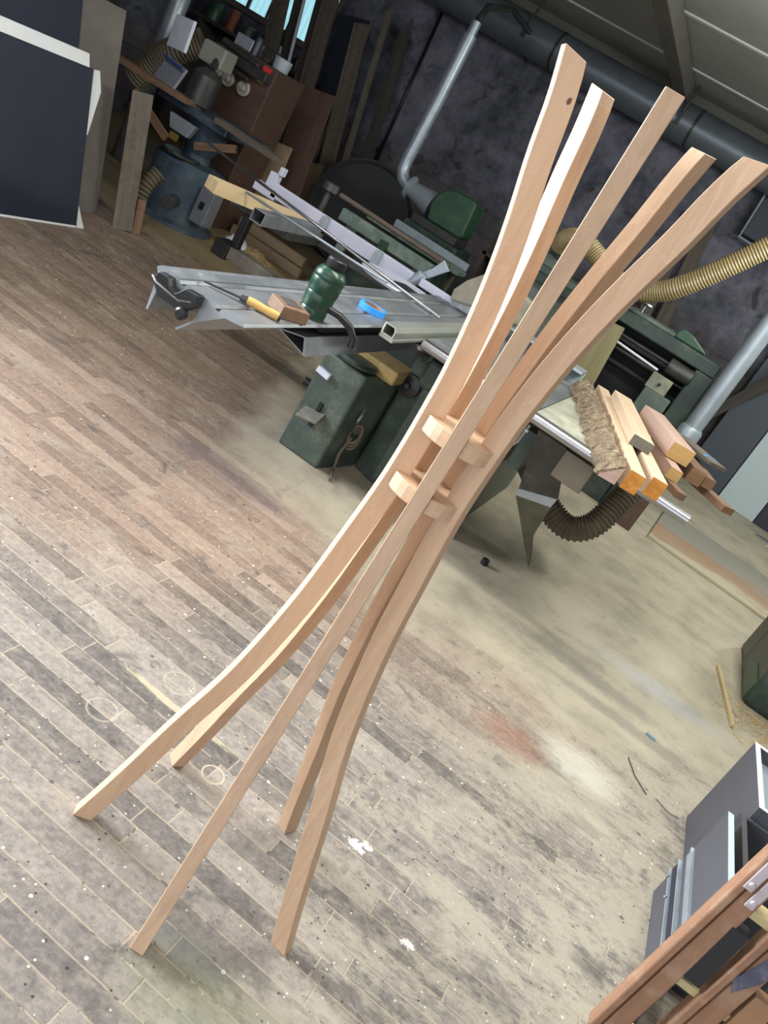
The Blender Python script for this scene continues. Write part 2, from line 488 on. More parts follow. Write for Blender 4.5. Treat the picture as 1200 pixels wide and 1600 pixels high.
    N.rough(N.math('SUBTRACT', 0.72, N.math('MULTIPLY', fine, 0.25)))
    N.b.inputs['Specular IOR Level'].default_value = 0.35
    h = N.math('SUBTRACT', N.math('MULTIPLY', fine, 0.25), N.math('MULTIPLY', seam, N.math('SUBTRACT', 1.0, film)))
    N.bump(h, 0.35, 0.003)
    return N.m

def SPOTS(s):
    s(-0.392, 1.737, 0.030, 0.030, '#c6b79c', 0.7, True, 0.15)      # pale ring near the legs
    s(-0.655, 1.93, 0.045, 0.045, '#b8ac9a', 0.4, True, 0.2)
    s(-0.71, 1.66, 0.04, 0.04, '#b8ac9a', 0.4, True, 0.2)
    s(-0.60, 1.84, 0.17, 0.012, '#c2b294', 0.75, False, 2.4)          # streak of glue along a seam
    s(0.0, 1.875, 0.026, 0.016, '#dedad0', 0.9, False, 4.5, 0.2)
    s(0.025, 1.90, 0.016, 0.012, '#dedad0', 0.9, False, 4.5, 0.2)
    s(0.235, 1.72, 0.016, 0.012, '#dedad0', 0.9, False, 4.5, 0.2)
    s(0.50, 2.98, 0.15, 0.11, '#cfcabc', 0.7, False, 2.6, 0.6)       # white powder
    s(0.45, 2.72, 0.22, 0.08, '#c4bca6', 0.4, False, 2.6, 0.6)
    s(0.66, 3.55, 0.42, 0.05, '#7a746b', 0.55, False, 2.2, 0.5)
    s(0.35, 3.75, 0.40, 0.07, '#6f6b66', 0.55, False, 2.2, 0.5)
    s(0.75, 4.1, 0.34, 0.10, '#a5a8ac', 0.5, False, 2.2, 0.6)
    s(0.22, 2.85, 0.13, 0.10, '#8a5a44', 0.5, False, 2.4, 0.6)        # reddish stain
    s(-1.35, 3.20, 0.34, 0.10, '#6b5d5c', 0.55, False, 1.8, 0.4)
    s(-0.14, 1.30, 0.09, 0.035, '#4a4a4e', 0.55, False, 1.6, 0.5)
    s(0.0, 1.18, 0.10, 0.03, '#5b5b60', 0.4, False, 1.6, 0.5)
    s(-0.05, 1.22, 0.16, 0.10, '#8d8f6e', 0.35, False, 1.8, 0.7)

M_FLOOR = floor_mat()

def wall_mat():
    N = NT('dirty_plaster_wall')
    v = N.tc.outputs['Object']
    a = N.noise(v, 1.3, 7, 0.65, 0.3); b = N.noise(v, 6.0, 6, 0.7)
    sep = N.n('SeparateXYZ'); N.l(v, sep.inputs[0])
    f = N.math('ADD', N.math('MULTIPLY', a, 0.65), N.math('MULTIPLY', b, 0.4))
    c = N.ramp(f, [(0.38, lin('#2e2f36')), (0.50, lin('#52535d')), (0.60, lin('#6d6c77')), (0.75, lin('#807e87'))])
    low = N.sstep(N.math('ADD', sep.outputs[2], N.math('MULTIPLY', N.math('SUBTRACT', a, 0.5), 2.0)), 1.5, 0.9)
    br = N.n('TexBrick'); N.l(N.map(v, (1, 1, 1), rot=(math.pi/2, 0, 0)), br.inputs['Vector'])
    br.inputs['Scale'].default_value = 1.0; br.inputs['Brick Width'].default_value = 0.5; br.inputs['Row Height'].default_value = 0.25; br.inputs['Mortar Size'].default_value = 0.012
    br.inputs['Color1'].default_value = lin('#5d5150'); br.inputs['Color2'].default_value = lin('#4c4342'); br.inputs['Mortar'].default_value = lin('#38322f')
    c = N.mix(N.math('MULTIPLY', low, 0.7), c, br.outputs['Color'])
    st = N.noise(v, 3.0, 3, 0.5, 1.0)
    c = N.mix(N.math('MULTIPLY', N.sstep(st, 0.62, 0.70), 0.75), c, lin('#2a2728'))
    N.color(c); N.rough(0.9); N.bump(b, 0.4, 0.02)
    return N.m
M_WALL = wall_mat()
M_CEIL = paint('dusty_ceiling_board', '#a9a9a4', 0.85, 0, 0.3, '#6f6f69', 0.08, 2.0)
M_CEILS = paint('pale_ceiling_strip', '#c9c9c6', 0.8, 0, 0.2, '#7f7f79', 0.05, 3.0)
M_BEAM = paint('grey_ceiling_beam', '#6b675f', 0.8, 0, 0.3, '#54514b', 0.12, 3.0)

# ------------------------------------------------------------------ the setting
HC = 3.3
YB = 10.3
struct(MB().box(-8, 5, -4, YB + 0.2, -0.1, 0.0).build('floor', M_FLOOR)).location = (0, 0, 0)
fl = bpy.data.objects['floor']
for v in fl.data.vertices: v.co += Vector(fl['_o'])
struct(MB().box(-8, 5, YB, YB + 0.2, 0, HC).build('wall_back', M_WALL))
wl = MB().prism([(-4.9, -4, 0), (-4.75, -4, 0), (-4.75, 5.0, 0), (-7.6, 5.0, 0), (-7.6, YB, 0), (-7.75, YB, 0), (-7.75, 4.85, 0), (-4.9, 4.85, 0)], (0, 0, HC))
struct(wl.build('wall_left', M_WALL))
struct(MB().box(4.6, 4.75, -4, YB, 0, HC).build('wall_right', M_WALL))
struct(MB().box(-8, 5, -4, YB + 0.2, HC, HC + 0.1).build('ceiling', M_CEIL))
for i, y in enumerate((1.2, 2.8, 4.4, 6.0, 7.6, 9.2)):
    struct(MB().box(-7.5, 4.5, y - 0.03, y + 0.03, HC - 0.015, HC).build('trim_%d' % (i + 1), M_CEILS, bevel=0.004))
struct(MB().box(-1.80, -1.64, 0.5, 9.9, HC - 0.16, HC - 0.015).build('trim_7', M_BEAM, bevel=0.01))
struct(MB().box(-7.5, 4.5, YB - 0.12, YB, HC - 0.14, HC - 0.001).build('trim_8', M_BEAM, bevel=0.01))

# window in the back wall, far left
M_PANE = emis('bright_window_pane', '#a9dfea', 1.0)
wf = MB()
for x in (-7.45, -6.92, -6.62, -6.30, -5.80):
    wf.box(x - 0.02, x + 0.02, YB - 0.06, YB - 0.005, 1.78, 2.75)
wf.box(-7.47, -5.78, YB - 0.07, YB - 0.005, 1.72, 1.79).box(-7.47, -5.78, YB - 0.07, YB - 0.005, 2.73, 2.8)
w1 = struct(wf.build('window_1', M_BEAM))
pn = MB().box(-7.44, -5.81, YB - 0.03, YB - 0.012, 1.79, 2.73).build('pane', M_PANE, w1)

# ------------------------------------------------------------------ the curved wooden stand
CX, CY = -0.274, 1.51
PROF = [(0.0, .296), (.1, .266), (.2, .238), (.335, .202), (.5, .154), (.66, .123), (.76, .109), (.87, .099), (1.01, .088), (1.10, .086), (1.17, .087), (1.25, .090), (1.38, .104), (1.5, .126), (1.62, .155), (1.70, .171), (1.768, .190)]
def prof(z):
    # Catmull-Rom style smooth interpolation of the outer radius
    for i in range(len(PROF) - 1):
        if z <= PROF[i+1][0] or i == len(PROF) - 2:
            z0, r0 = PROF[i]; z1, r1 = PROF[i+1]
            m0 = (PROF[i+1][1] - PROF[max(i-1, 0)][1]) / (PROF[i+1][0] - PROF[max(i-1, 0)][0])
            j = min(i+2, len(PROF)-1)
            m1 = (PROF[j][1] - PROF[i][1]) / (PROF[j][0] - PROF[i][0])
            h = z1 - z0; t = (z - z0) / h
            return (2*t**3-3*t*t+1)*r0 + (t**3-2*t*t+t)*h*m0 + (-2*t**3+3*t*t)*r1 + (t**3-t*t)*h*m1
stand = thing('wooden_stand', 'hourglass stand of five curved oak slats standing on the worn floor', 'stand', (CX, CY, 0))
SLAT_A = (-80, -9, 66, 139, 207)
SLAT_T = 0.031
def slat(ang, parent):
    a = math.radians(ang)
    e = Vector((math.cos(a), math.sin(a), 0)); t = Vector((-e.y, e.x, 0))
    bm = bmesh.new(); rings = []
    nz = 64
    for i in range(nz + 1):
        z = 1.768 * i / nz
        ro = prof(z); ri = ro - 0.0415
        c = [(ri, -1), (ro, -1), (ro, 1), (ri, 1)]
        zt = 0.0
        if i == nz: zt = 0.006
        rings.append([bm.verts.new(e * r + t * (s * SLAT_T / 2) + Vector((0, 0, z - (zt if r == ri else 0)))) for r, s in c])
    for A, B in zip(rings, rings[1:]):
        for k in range(4):
            bm.faces.new((A[k], A[(k+1) % 4], B[(k+1) % 4], B[k]))
    bm.faces.new(rings[0][::-1]); bm.faces.new(rings[-1])
    bmesh.ops.recalc_face_normals(bm, faces=bm.faces)
    me = bpy.data.meshes.new('slat'); bm.to_mesh(me); bm.free()
    me.materials.append(M_OAK)
    o = bpy.data.objects.new('slat', me); COL.objects.link(o); o.parent = parent
    md = o.modifiers.new('bevel', 'BEVEL'); md.width = 0.0012; md.segments = 1; md.limit_method = 'ANGLE'; md.angle_limit = math.radians(40)
    return o
for a in SLAT_A:
    so = slat(a, stand)
# small dark knot on the left front slat
a_ = math.radians(207); e_ = Vector((math.cos(a_), math.sin(a_), 0)); t_ = Vector((-e_.y, e_.x, 0))
kc = Vector((CX, CY, 0)) + e_ * (prof(1.705) - .031) + t_ * (SLAT_T/2 - .0002) + Vector((0, 0, 1.705))
kn = MB().prism([kc + e_ * (.0035*math.cos(u)) + Vector((0, 0, .0055*math.sin(u))) for u in [2*math.pi*k/14 for k in range(14)]], t_ * .0006)
so['_o'] = [CX, CY, 0]
kn.build('knot', plain('dark_knot', '#6a3f2e', .6), so)
def ring(z0, z1, parent):
    """thick wooden disc with five open slots that take the slats"""
    hw = SLAT_T / 2
    pts = []
    R = 0.077
    for i, ad in enumerate(SLAT_A):
        a = math.radians(ad); e = Vector((math.cos(a), math.sin(a), 0)); t = Vector((-e.y, e.x, 0))
        rin = 0.0462
        rr = math.sqrt(R*R - hw*hw)
        pts += [e*rr - t*hw, e*rin - t*hw, e*rin + t*hw, e*rr + t*hw]
        nx = SLAT_A[(i+1) % 5] + (360 if i == 4 else 0)
        d = math.degrees(math.asin(hw / R))
        for k in (1, 2, 3):
            aa = math.radians(ad + d + (nx - ad - 2*d) * k / 4)
            pts.append(Vector((math.cos(aa), math.sin(aa), 0)) * R)
    return MB().prism([(p.x + CX, p.y + CY, z0) for p in pts], (0, 0, z1 - z0)).build('ring', M_OAKX, parent, bevel=0.002)
ring(1.019, 1.051, stand)
ring(1.140, 1.172, stand)

# ------------------------------------------------------------------ sliding table saw
saw = thing('table_saw', 'dark green sliding table saw standing behind the wooden stand', 'table saw', (-1.0, 4.1, 0))
TZ = 0.87
# left housing and main body
MB().prism([(-1.465, 3.83, 0), (-1.225, 3.83, 0), (-1.165, 4.14, 0), (-1.165, 4.6, 0), (-1.465, 4.6, 0)], (0, 0, 0.53)).build('motor_housing', M_GREEN, saw, bevel=0.012)
body = MB()
body.prism([(-1.16, 4.17, 0), (-1.03, 4.12, 0), (-0.55, 4.12, 0), (-0.55, 5.5, 0), (-1.16, 5.5, 0)], (0, 0, 0.77))
body.build('main_body', M_GREEN, saw, bevel=0.03, seg=3)
MB().box(-0.565, -0.553+0.006, 4.3, 5.3, 0.05, 0.72).build('side_door', M_GREEN_D, saw, bevel=0.004)
MB().box(-1.42, -1.13, 3.95, 5.3, 0.53, 0.60).build('dust_ledge', paint('ledge_with_sawdust', '#a88f5c', 0.9, 0, 0.6, '#7d6a48', 0.15, 12), saw, bevel=0.01)
MB().lathe((-1.33, 3.90, 0.545), [(0.0, 0.0), (0.11, 0.0), (0.115, 0.012), (0.10, 0.025), (0.0, 0.03)], 28).build('housing_cap', M_GREEN_D, saw)
# front details
MB().lathe((-1.10, 4.118, 0.545), [(0.0, 0.05), (0.014, 0.05), (0.016, 0.03), (0.03, 0.022), (0.058, 0.018), (0.062, 0.006), (0.055, -0.004), (0, -0.004)], 32, (0, -1, 0)).build('handwheel', M_BLACK, saw)
MB().lathe((-1.17, 4.10, 0.525), [(0, 0.03), (0.016, 0.028), (0.016, 0), (0, -0.002)], 16, (0, -1, 0)).build('lock_bolt', M_BLACK, saw)
MB().box(-1.365, -1.345, 3.815, 3.83, 0.17, 0.30).build('lever_slot', M_BLACK, saw)
MB().obox((-1.36, 3.775, 0.235), (0.11, 0.11, 0.012), (0.25, -0.15, 0.1)).build('tilt_lever', paint('dusty_steel_lever', '#8d8a80', 0.5, 0.4, 0.4, '#b0a890', 0.1, 20), saw, bevel=0.002)
MB().cyl((-1.465, 3.95, 0.31), (-1.53, 3.93, 0.31), 0.022).build('side_knob', M_BLACK, saw)
MB().tube([(-1.20, 3.98, 0.36), (-1.185, 3.94, 0.33), (-1.185, 3.93, 0.30), (-1.19, 3.95, 0.28)], 0.008, 8).build('cleat', M_ALU, saw)
ct = MB()
for i in range(3):
    ct.tube([(-1.175 + 0.028*math.cos(t), 3.97 + 0.02*math.sin(t)+i*0.01, 0.22 - i*0.02 + 0.045*math.sin(t)) for t in [k*2*math.pi/18 for k in range(19)]], 0.008, 6)
ct.tube([(-1.18, 3.96, 0.20), (-1.19, 3.94, 0.10), (-1.17, 3.92, 0.02), (-1.12, 3.80, 0.01)], 0.008, 6)
ct.build('dusty_cable', M_HOSEB, saw)
MB().cyl((-1.00, 3.72, 0.80), (-0.90, 4.10, 0.76), 0.038).build('motor_end', M_GREEN_D, saw, bevel=0.004)
MB().cyl((-1.035, 3.60, 0.81), (-1.0, 3.72, 0.80), 0.026).build('spindle', M_CHROME, saw)
MB().box(-0.98, -0.80, 3.72, 4.12, 0.66, 0.80).build('gear_box', M_GREEN_D, saw, bevel=0.02)
# fixed tables
ft = MB().box(-1.02, -0.45, 3.66, 5.32, TZ - 0.035, TZ)
ft.build('saw_table', M_STEEL, saw, bevel=0.003)
MB().box(-0.445, 0.14, 3.66, 4.95, TZ - 0.035, TZ).build('extension_table', paint('dusty_extension_table', '#b9b8a8', 0.5, 0.3, 0.7, '#d6cfb4', 0.15, 4), saw, bevel=0.003)
MB().box(-0.40, -0.10, 3.86, 4.9, 0.74, TZ - 0.036).build('table_rib', M_GREEN_D, saw)
MB().box(-0.46, -0.40, 3.9, 4.9, 0.55, 0.74).build('rib_bracket', M_GREEN_D, saw)
# front guide rail with black scale strip
MB().cyl((-1.0, 3.585, 0.858), (0.31, 3.585, 0.858), 0.024, n=28).build('guide_rail', M_CHROME, saw)
MB().box(-0.95, 0.12, 3.625, 3.655, 0.835, 0.872).build('scale_bar', M_ALU, saw)
sc_ = MB().box(-0.85, -0.46, 3.618, 3.640, 0.86, 0.8735).build('scale_strip', M_BLACK, saw)
tk = MB()
for i in range(26):
    h = 0.012 if i % 5 else 0.02
    tk.box(-0.84 + i*0.0145, -0.838 + i*0.0145, 3.619, 3.619 + h, 0.8735, 0.874)
tk.build('scale_marks', M_WHITE, sc_)
# sliding table extrusion: section in x-z swept along y
sec = [(-1.462, .864), (-1.452, .873), (-1.42, .872), (-1.372, .870), (-1.366, .860), (-1.352, .860), (-1.346, .870), (-1.235, .870), (-1.229, .858), (-1.216, .858), (-1.210, .870), (-1.128, .871), (-1.122, .862),
       (-1.19, .852), (-1.268, .792), (-1.318, .735), (-1.324, .738), (-1.28, .79), (-1.273, .845), (-1.395, .845), (-1.43, .835), (-1.432, .735), (-1.44, .735), (-1.448, .845)]
slid = MB().prism([(x, 2.26, z) for x, z in sec], (0, 2.78, 0)).build('sliding_table', M_ALU, saw)
sl = MB()
for x in (-1.359, -1.2225): sl.box(x - .007, x + .007, 2.262, 5.035, .8602, .8612)
sl.build('slot_shadow_strip', M_BLACKR, slid)
MB().box(-1.43, -1.38, 2.262, 5.035, .8712, .8725).build('worn_strip', M_STEEL, slid)
br = MB()
br.prism([(-1.437, 2.225, .836), (-1.427, 2.225, .866), (-1.391, 2.225, .868), (-1.375, 2.225, .845), (-1.35, 2.225, .838), (-1.325, 2.225, .868), (-1.277, 2.225, .873), (-1.273, 2.225, .838), (-1.31, 2.225, .80), (-1.40, 2.225, .80)], (0, 0.035, 0))
cl = br.build('end_clamp', M_BLACK, slid, bevel=0.003)
MB().tube([(-1.43, 2.21, .85), (-1.40, 2.19, .845), (-1.31, 2.19, .835), (-1.275, 2.2, .85)], 0.004, 8).build('clamp_bar', M_DARKST, slid)
MB().lathe((-1.30, 2.215, .80), [(0, 0.012), (0.012, 0.012), (0.019, 0.006), (0.019, -0.012), (0, -0.012)], 20, (0, -1, 0)).build('stop_wheel', M_BLACK, slid)
# carriage beam under the slide (triangular tube)
tri = MB()
o3 = [(-1.335, .70), (-1.20, .70), (-1.20, .575)]
def tube_section(mb, outer, y0, y1, th):
    c = Vector((sum(p[0] for p in outer)/len(outer), 0, sum(p[1] for p in outer)/len(outer)))
    n = len(outer)
    O0 = [mb.bm.verts.new((x, y0, z)) for x, z in outer]; O1 = [mb.bm.verts.new((x, y1, z)) for x, z in outer]
    inn = [(c.x + (x-c.x)*(1-th), c.z + (z-c.z)*(1-th)) for x, z in outer]
    I0 = [mb.bm.verts.new((x, y0, z)) for x, z in inn]; I1 = [mb.bm.verts.new((x, y1, z)) for x, z in inn]
    for i in range(n):
        j = (i+1) % n
        mb.bm.faces.new((O0[i], O0[j], O1[j], O1[i])); mb.bm.faces.new((I0[j], I0[i], I1[i], I1[j]))
        mb.bm.faces.new((O0[j], O0[i], I0[i], I0[j])); mb.bm.faces.new((O1[i], O1[j], I1[j], I1[i]))
tube_section(tri, [(-1.335, .735), (-1.215, .765), (-1.185, .70)], 2.93, 4.75, 0.2)
tri.build('carriage_beam', M_ALU, saw)
MB().box(-1.36, -1.24, 3.1, 4.7, 0.766, 0.80).build('carriage_rail', M_DARKST, saw)
MB().box(-1.42, -1.10, 4.2, 4.9, 0.53, 0.735).build('carriage_support', M_GREEN_D, saw, bevel=0.01)
# aluminium fence profile lying along the blade line
fp = MB()
tube_section(fp, [(-1.10, .905), (-1.05, .905), (-1.04, .885), (-1.04, .856), (-1.10, .856)], 3.30, 4.55, 0.25)
fp.box(-1.10, -1.035, 3.30, 4.55, 0.842, 0.8555)
fp.build('edge_profile', paint('satin_aluminium', '#c3c6bd', 0.35, 0.7, 0.2, '#8d908a', 0.06, 5), saw, bevel=0.002)
# outrigger with cross-cut fence (pale bar along x at the far end of the slide)
MB().box(-2.72, -1.66, 5.00, 5.05, 0.815, 0.90).build('crosscut_fence', M_ALUW, saw, bevel=0.004)
MB().box(-1.60, -1.06, 4.99, 5.04, 0.855, 0.90).build('fence_extension', M_ALUW, saw, bevel=0.003)
MB().cyl((-1.665, 5.02, 0.81), (-1.615, 5.02, 0.92), 0.032).build('fence_joint', M_GALV, saw, bevel=0.004)
MB().prism([(-1.66, 5.07, .90), (-1.60, 5.07, .90), (-1.50, 5.07, 1.01), (-1.56, 5.07, 1.05), (-1.60, 5.07, .97)], (0, 0.02, 0)).build('flip_stop', M_GALV, saw, bevel=0.004)
for x in (-2.3, -1.9):
    MB().box(x - .02, x + .02, 4.95, 5.0, 0.80, 0.90).build('fence_bracket', M_GALV, saw, bevel=0.003)
MB().box(-2.85, -2.68, 5.0, 5.06, 0.80, 0.86).box(-2.78, -2.72, 5.0, 5.06, 0.86, 0.95).box(-2.73, -2.70, 5.0, 5.05, 0.95, 1.0).build('fence_end_stop', M_ALUW, saw, bevel=0.004)
MB().cyl((-2.45, 5.16, 0.78), (-2.45, 5.16, 1.02), 0.02).lathe((-2.45, 5.16, 1.02), [(0, 0.05), (0.05, 0.045), (0.055, 0.0), (0.03, -0.01), (0, -0.01)], 20).build('clamp_post', M_DARKST, saw)
# round support plate on the slide
MB().lathe((-1.60, 4.70, .83), [(0, 0.02), (0.235, 0.02), (0.24, 0.012), (0.235, 0.0), (0, 0.0)], 48).build('round_plate', M_ALUW, saw)
MB().prism([(-1.63, 4.66, .8505), (-1.53, 4.55, .8505), (-1.475, 4.57, .8505), (-1.475, 4.74, .8505), (-1.60, 4.78, .8505)], (0, 0, 0.002)).build('plate_slot', M_BLACK, saw, bevel=0.004)
# outrigger frame, swing leg and foot
og = MB()
og.box(-2.75, -1.44, 5.0, 5.04, 0.72, 0.765)
og.box(-2.70, -2.28, 4.58, 4.62, 0.72, 0.765).box(-2.70, -2.66, 4.62, 5.0, 0.72, 0.765).box(-2.32, -2.28, 4.62, 5.0, 0.72, 0.765)
og.build('outrigger_frame', M_DARKST, saw, bevel=0.004)
MB().box(-2.58, -2.53, 4.57, 4.62, 0.52, 0.72).build('outrigger_leg', M_BLACK, saw, bevel=0.004)
MB().box(-2.62, -1.46, 4.54, 4.64, 0.445, 0.52).build('swing_arm', paint('worn_grey_arm', '#6b675e', 0.6, 0.2, 0.4, '#8d8472', 0.15, 8), saw, bevel=0.005)
MB().box(-2.65, -2.55, 4.52, 4.66, 0.435, 0.53).build('arm_end', M_BLACK, saw, bevel=0.005)
MB().prism([(-2.16, 4.50, .44), (-1.50, 4.50, .42), (-1.50, 4.50, .62), (-2.02, 4.50, .62)], (0, 0.03, 0)).build('arm_plate', M_NAVY, saw, bevel=0.004)
# overhead blade guard
gd = MB().prism([(-1.36, 4.88, .90), (-1.37, 4.88, .96), (-1.33, 4.88, 1.04), (-1.26, 4.88, 1.12), (-1.12, 4.88, 1.16), (-0.95, 4.88, 1.13), (-0.95, 4.88, .98), (-1.2, 4.88, .94)], (0, 0.09, 0))
gd.build('blade_guard', paint('dusty_beige_guard', '#8f897a', 0.6, 0, 0.4, '#b0a890', 0.12, 9), saw, bevel=0.012)
MB().prism([(-1.35, 4.90, .885), (-1.0, 4.90, .885), (-1.1, 4.90, 1.0), (-1.33, 4.90, .98)], (0, 0.003, 0)).build('saw_blade', M_STEEL, saw)
# rip fence lying across the fixed table
rf = MB()
rf.prism([(-0.98, 5.0, TZ), (-0.98, 5.12, TZ), (-0.98, 5.12, .955), (-0.98, 4.92, .955), (-0.98, 4.92, .94), (-0.98, 5.09, .94)], (0.48, 0, 0))
rf.build('rip_fence', paint('pale_blue_grey_fence', '#a7b1b4', 0.4, 0.4, 0.2, '#c6c6bc', 0.06, 5), saw, bevel=0.002)
# sheet metal guard hanging under the rail, tapering to a point
ch = MB()
A0, B0 = Vector((-0.40, 3.72, .80)), Vector((-0.255, 3.72, .80))
A1, B1 = Vector((-0.34, 3.83, .505)), Vector((-0.17, 3.83, .565))
A2, B2 = Vector((-0.335, 3.84, .47)), Vector((-0.175, 3.84, .515))
TP = Vector((-0.105, 3.98, .17))
bk = Vector((0.0, 0.16, 0.0))
ch.prism([A0, B0, B1, A1], (0, 0.012, 0.004))
ch.build('sheet_chute', M_DARKST, saw)
MB().prism([A1, B1, B2, A2], (0, 0.012, 0)).build('chute_rim', M_GALV, saw)
MB().prism([A2, B2, Vector((-0.17, 3.93, .33)), TP, TP + Vector((-.012, 0, .04))], (0, 0.012, 0)).build('chute_point', paint('dusty_olive_sheet', '#5a5a48', 0.6, 0.2, 0.5, '#7d7a62', 0.15, 9), saw)
MB().box(-0.25, -0.105, 3.70, 3.85, 0.67, 0.80).build('switch_box', paint('brown_grey_sheet', '#6a6152', 0.5, 0.3, 0.2, '#837a66', 0.08, 6), saw, bevel=0.003)
cb = MB().tube([(-0.44, 3.70, .80), (-0.45, 3.74, .70), (-0.50, 3.78, .60), (-0.53, 3.85, .53)], 0.006, 8)
for p in ((-0.44, 3.71, .77), (-0.49, 3.775, .62)): cb.box(p[0]-.008, p[0]+.008, p[1]-.008, p[1]+.008, p[2]-.006, p[2]+.006)
cb.build('front_cable', M_ALU, saw)

# loose things on the sliding table
zt = 0.8712
jug = thing('thermos_jug', 'dark green insulated jug with black lid on the sliding saw table', 'jug', (-1.185, 2.80, zt))
J = (-1.185, 2.80, zt)
MB().lathe(J, [(0, 0), (0.047, 0), (0.050, 0.006), (0.050, 0.03), (0.0475, 0.034), (0.0515, 0.04), (0.054, 0.085), (0.0525, 0.089), (0.0555, 0.094), (0.0575, 0.137), (0.056, 0.141), (0.058, 0.146), (0.056, 0.160), (0.044, 0.178), (0.033, 0.184), (0, 0.184)], 40).build('jug_body', plain('deep_green_enamel', '#1c3b2b', 0.32, 0, 0.0), jug)
MB().lathe((J[0], J[1], J[2]+.184), [(0, 0), (0.034, 0), (0.036, 0.003), (0.036, 0.03), (0.032, 0.034), (0, 0.034)], 28).build('lid', M_BLACK, jug, bevel=0.001)
MB().tube([(-1.145, 2.80, zt+.055), (-1.10, 2.83, zt+.05), (-1.055, 2.86, zt+.03), (-1.03, 2.87, zt-.0), (-1.025, 2.87, zt-.03)], 0.013, 12).build('handle', M_BLACK, jug)
chs = thing('chisel', 'narrow chisel with yellow wooden handle lying on the sliding table', 'chisel', (-1.25, 2.45, zt))
MB().prism([(-1.366, 2.372, zt+.004), (-1.362, 2.368, zt+.004), (-1.262, 2.432, zt+.008), (-1.268, 2.442, zt+.008)], (0, 0, 0.005)).build('blade', M_DARKST, chs)
MB().cyl((-1.265, 2.437, zt+.012), (-1.245, 2.448, zt+.013), 0.010, 0.012).build('ferrule', M_DARKST, chs)
hd = Vector((0.118, 0.05, 0.0)).normalized()
MB().lathe((-1.245, 2.448, zt+.0145), [(0, 0), (0.0125, 0), (0.0145, 0.02), (0.013, 0.06), (0.0145, 0.095), (0.0125, 0.108), (0, 0.11)], 20, hd).build('handle', M_CREAM, chs)
MB().lathe(Vector((-1.245, 2.448, zt+.0145)) + hd*0.108, [(0, 0), (0.0125, 0), (0.0125, 0.008), (0, 0.009)], 20, hd).build('handle_cap', M_BLACK, chs)
blk = thing('sanding_block', 'worn brown wooden block on the sliding table beside the green jug', 'block', (-1.19, 2.62, zt))
MB().prism([(-1.255, 2.60, zt), (-1.165, 2.535, zt), (-1.115, 2.64, zt), (-1.205, 2.70, zt)], (0, 0, 0.042)).build('body', M_BRN, blk, bevel=0.003)
MB().prism([(-1.235, 2.612, zt+.042), (-1.178, 2.575, zt+.042), (-1.15, 2.635, zt+.042), (-1.205, 2.672, zt+.042)], (0, 0, 0.002)).build('worn_inlay', M_DKW, blk)
tp = thing('tape_roll', 'roll of bright blue masking tape lying on the sliding table', 'tape', (-1.235, 3.47, zt))
tb = MB()
def annulus(mb, c, r0, r1, h, n=40):
    c = Vector(c); R = []
    for r, z in ((r0, 0), (r1, 0), (r1, h), (r0, h)):
        R.append([mb.bm.verts.new(c + Vector((r*math.cos(t), r*math.sin(t), z))) for t in [2*math.pi*k/n for k in range(n)]])
    for q in range(4):
        a, b = R[q], R[(q+1) % 4]
        for k in range(n):
            f = mb.bm.faces.new((a[k], a[(k+1) % n], b[(k+1) % n], b[k]))
    return mb
annulus(MB_ := MB(), (-1.235, 3.47, zt), 0.046, 0.06, 0.026); MB_.build('blue_tape', M_BLUET, tp)
annulus(MB_ := MB(), (-1.235, 3.47, zt + .001), 0.042, 0.0459, 0.024); MB_.build('core', M_CARD, tp)
tag(MB().obox((-1.415, 3.81, 0.435), (0.075, 0.03, 0.03), (0, 0.12, 0)).build('white_block', M_WHITE, bevel=0.003), 'small white block stuck to the front of the green saw housing', 'block')
# timber and bars laid on the outrigger
board('pine_beam', M_PINE, (-2.68, 4.30, .802), (-2.36, 5.0, .802), .11, .07, 'pale pine beam laid across the saw outrigger below the white fence', 'beam')
al = MB(); tube_section(al, [(-2.36, .835), (-2.28, .835), (-2.28, .767), (-2.36, .767)], 4.25, 5.0, 0.10)
tag(al.build('aluminium_tube', M_ALU, bevel=0.001), 'hollow square aluminium tube laid on the saw outrigger beside the pine beam', 'tube')
def rod(name, p0, p1, r, mat, label, cat='rod'):
    return tag(MB().cyl(p0, p1, r, n=10).build(name, mat), label, cat)
rod('steel_rod', (-1.18, 4.26, .88), (-3.0, 4.62, .93), 0.008, M_CHROME, 'longest thin steel rod, reaching left across the saw outrigger')
rod('steel_rod', (-1.50, 4.22, .89), (-2.55, 4.44, .845), 0.007, M_GALV, 'shorter steel rod on the outrigger in front of the longest rod')

